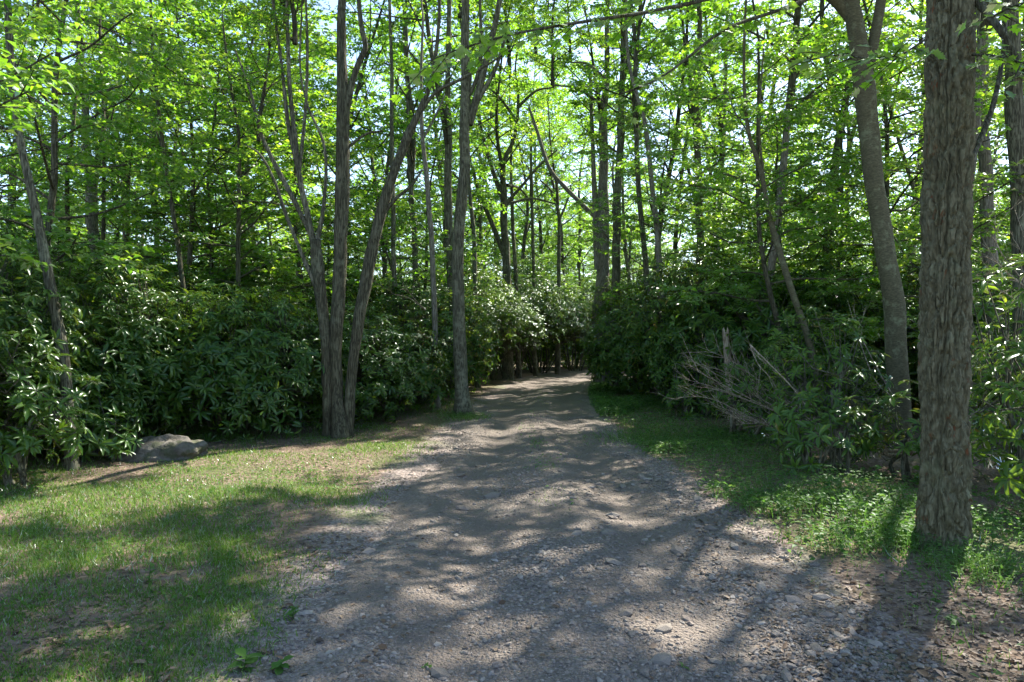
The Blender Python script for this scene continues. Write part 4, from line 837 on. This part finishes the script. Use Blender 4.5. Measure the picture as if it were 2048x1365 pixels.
# weeds one can pick out
T, F = leaf_tpl('ovate'); lm = MB(); lm.add(T*[1, .7, 1], F); WLEAF = lm.mesh('leaf', M['cover'])
def weed(px, py, label, h=.09, nl=9, L=.06, seed=0):
    r = np.random.default_rng(seed+int(px)); d = EYE*FPX/(py-682.5); x = (px-1024)/FPX*d; z = GZ(x, d)
    root = thing('weed', label, 'weed', (x, d, z)); mb = MB(); mb.add(*tube(np.array([[0, 0, -.01], [.005, .004, h*.6], [.012, 0, h]]), [.003, .0025, .0015], 5)); mb.obj('stem', M['cover'], root)
    for k in range(nl):
        a = k*2.4; t = (k+1)/nl; leaf_object('leaf', WLEAF, root, np.array([.01*t, 0, h*t]), np.array([math.cos(a), math.sin(a), r.uniform(-.2, .5)]), np.array([0, 0, 1.0])+r.normal(0, .2, 3), L*r.uniform(.7, 1.2))
weed(488, 1345, 'broad leaved weed left of the road at the bottom edge', .07, 10, .08); weed(560, 1345, 'weed with a leafy rosette beside the road at the bottom edge', .05, 9, .07)
weed(585, 1245, 'small weed at the left road edge near the bottom', .07, 10, .05); weed(298, 1185, 'upright pale weed in the sunny left grass', .12, 8, .06)
weed(1362, 1335, 'small green weed on the stony right part of the road', .04, 8, .035); weed(850, 1335, 'tiny green weed in the road gravel at the bottom', .03, 7, .035)
weed(1870, 1215, 'tiny bright weed among dry leaves below the oak', .04, 7, .04); weed(1905, 1260, 'bright weed among dry leaves right of the stones', .05, 8, .045)
weed(70, 985, 'fern like weed before the left shrubs', .2, 14, .09); weed(1480, 880, 'tall leafy weed on the sunny right verge', .28, 18, .08)
weed(1590, 930, 'leafy weed on the right verge beside the bare brush', .25, 16, .08)

for k_, (px_, py_, h_, what) in enumerate(((1265, 850, .22, 'where the right verge narrows'), (1340, 880, .3, 'left of the bare brush'), (1395, 905, .22, 'on the right verge below the brush tips'), (1450, 930, .3, 'in the middle of the right verge'), (1540, 985, .26, 'near the road on the right verge'), (1655, 1000, .3, 'before the low rhododendron sprig'), (1700, 1070, .22, 'left of the oak foot by the gravel'), (1750, 1010, .32, 'between the sprig and the oak'), (1985, 1120, .25, 'right of the oak foot'))):
    weed(px_, py_, 'leafy green weed '+what, h_, 16, .065, k_)
def tuft(px, py, label, n, rad, h, seed):
    r = np.random.default_rng(seed); d = EYE*FPX/(py-682.5); x = (px-1024)/FPX*d
    q = r.normal(0, rad, (n, 2)); P = np.c_[q, gz(q[:, 0]+x, q[:, 1]+d)-GZ(x, d)]; a = r.uniform(0, 6.28, n)
    D = nrm(np.c_[q/rad*.35+r.normal(0, .3, (n, 2)), np.ones(n)]); mb = MB()
    leaves(mb, P, D, np.c_[np.cos(a), np.sin(a), .3+0*a], r.uniform(.5, 1.1, n)*h, r.uniform(.004, .008, n), 'blade')
    m_ = n*2; k = r.integers(0, n, m_); t = r.uniform(.3, 1, (m_, 1)); hh = (r.uniform(.5, 1.0, m_)*h)[:, None]
    leaves(mb, P[k]+D[k]*hh*t, np.c_[r.normal(0, 1, (m_, 2)), r.normal(.1, .3, m_)], np.array([0, 0, 1.0])+r.normal(0, .3, (m_, 3)), r.uniform(.02, .045, m_), r.uniform(.01, .018, m_), 'simple')
    o = mb.obj('plant_tuft', M['cover']); o.location = (x, d, GZ(x, d)); tag(o, label, 'plant'); o['kind'] = 'stuff'
tuft(1800, 1095, 'feathery green plants around the foot of the oak', 900, .28, .16, 71)
tuft(1960, 1160, 'feathery green plants right of the foot of the oak', 500, .2, .14, 72)
tuft(1300, 880, 'dense green plants where the right verge narrows', 900, .45, .14, 73)
tuft(1620, 1010, 'green plants on the right verge before the bare brush', 700, .4, .15, 74)
tuft(925, 838, 'grass tuft at the foot of the straight grey road edge tree', 500, .25, .16, 75)

# things that share a label are told apart by their place, counted from the left
by = {}
for o in scn.objects:
    if o.parent is None and o.get('label') and o.get('group'): by.setdefault(o['label'], []).append(o)
ORD = 'leftmost,second from left,third from left,fourth from left,fifth from left,sixth from left,seventh from left,eighth from left,ninth from left,tenth from left,eleventh from left,twelfth from left,thirteenth from left,fourteenth from left,fifteenth from left,sixteenth from left'.split(',')
for lab, os_ in by.items():
    if len(os_) > 1:
        os_.sort(key=lambda o: o.location.x/max(o.location.y, .1))
        for i, o in enumerate(os_): o['label'] = lab+', '+(ORD[i] if i < 16 else 'farthest right')
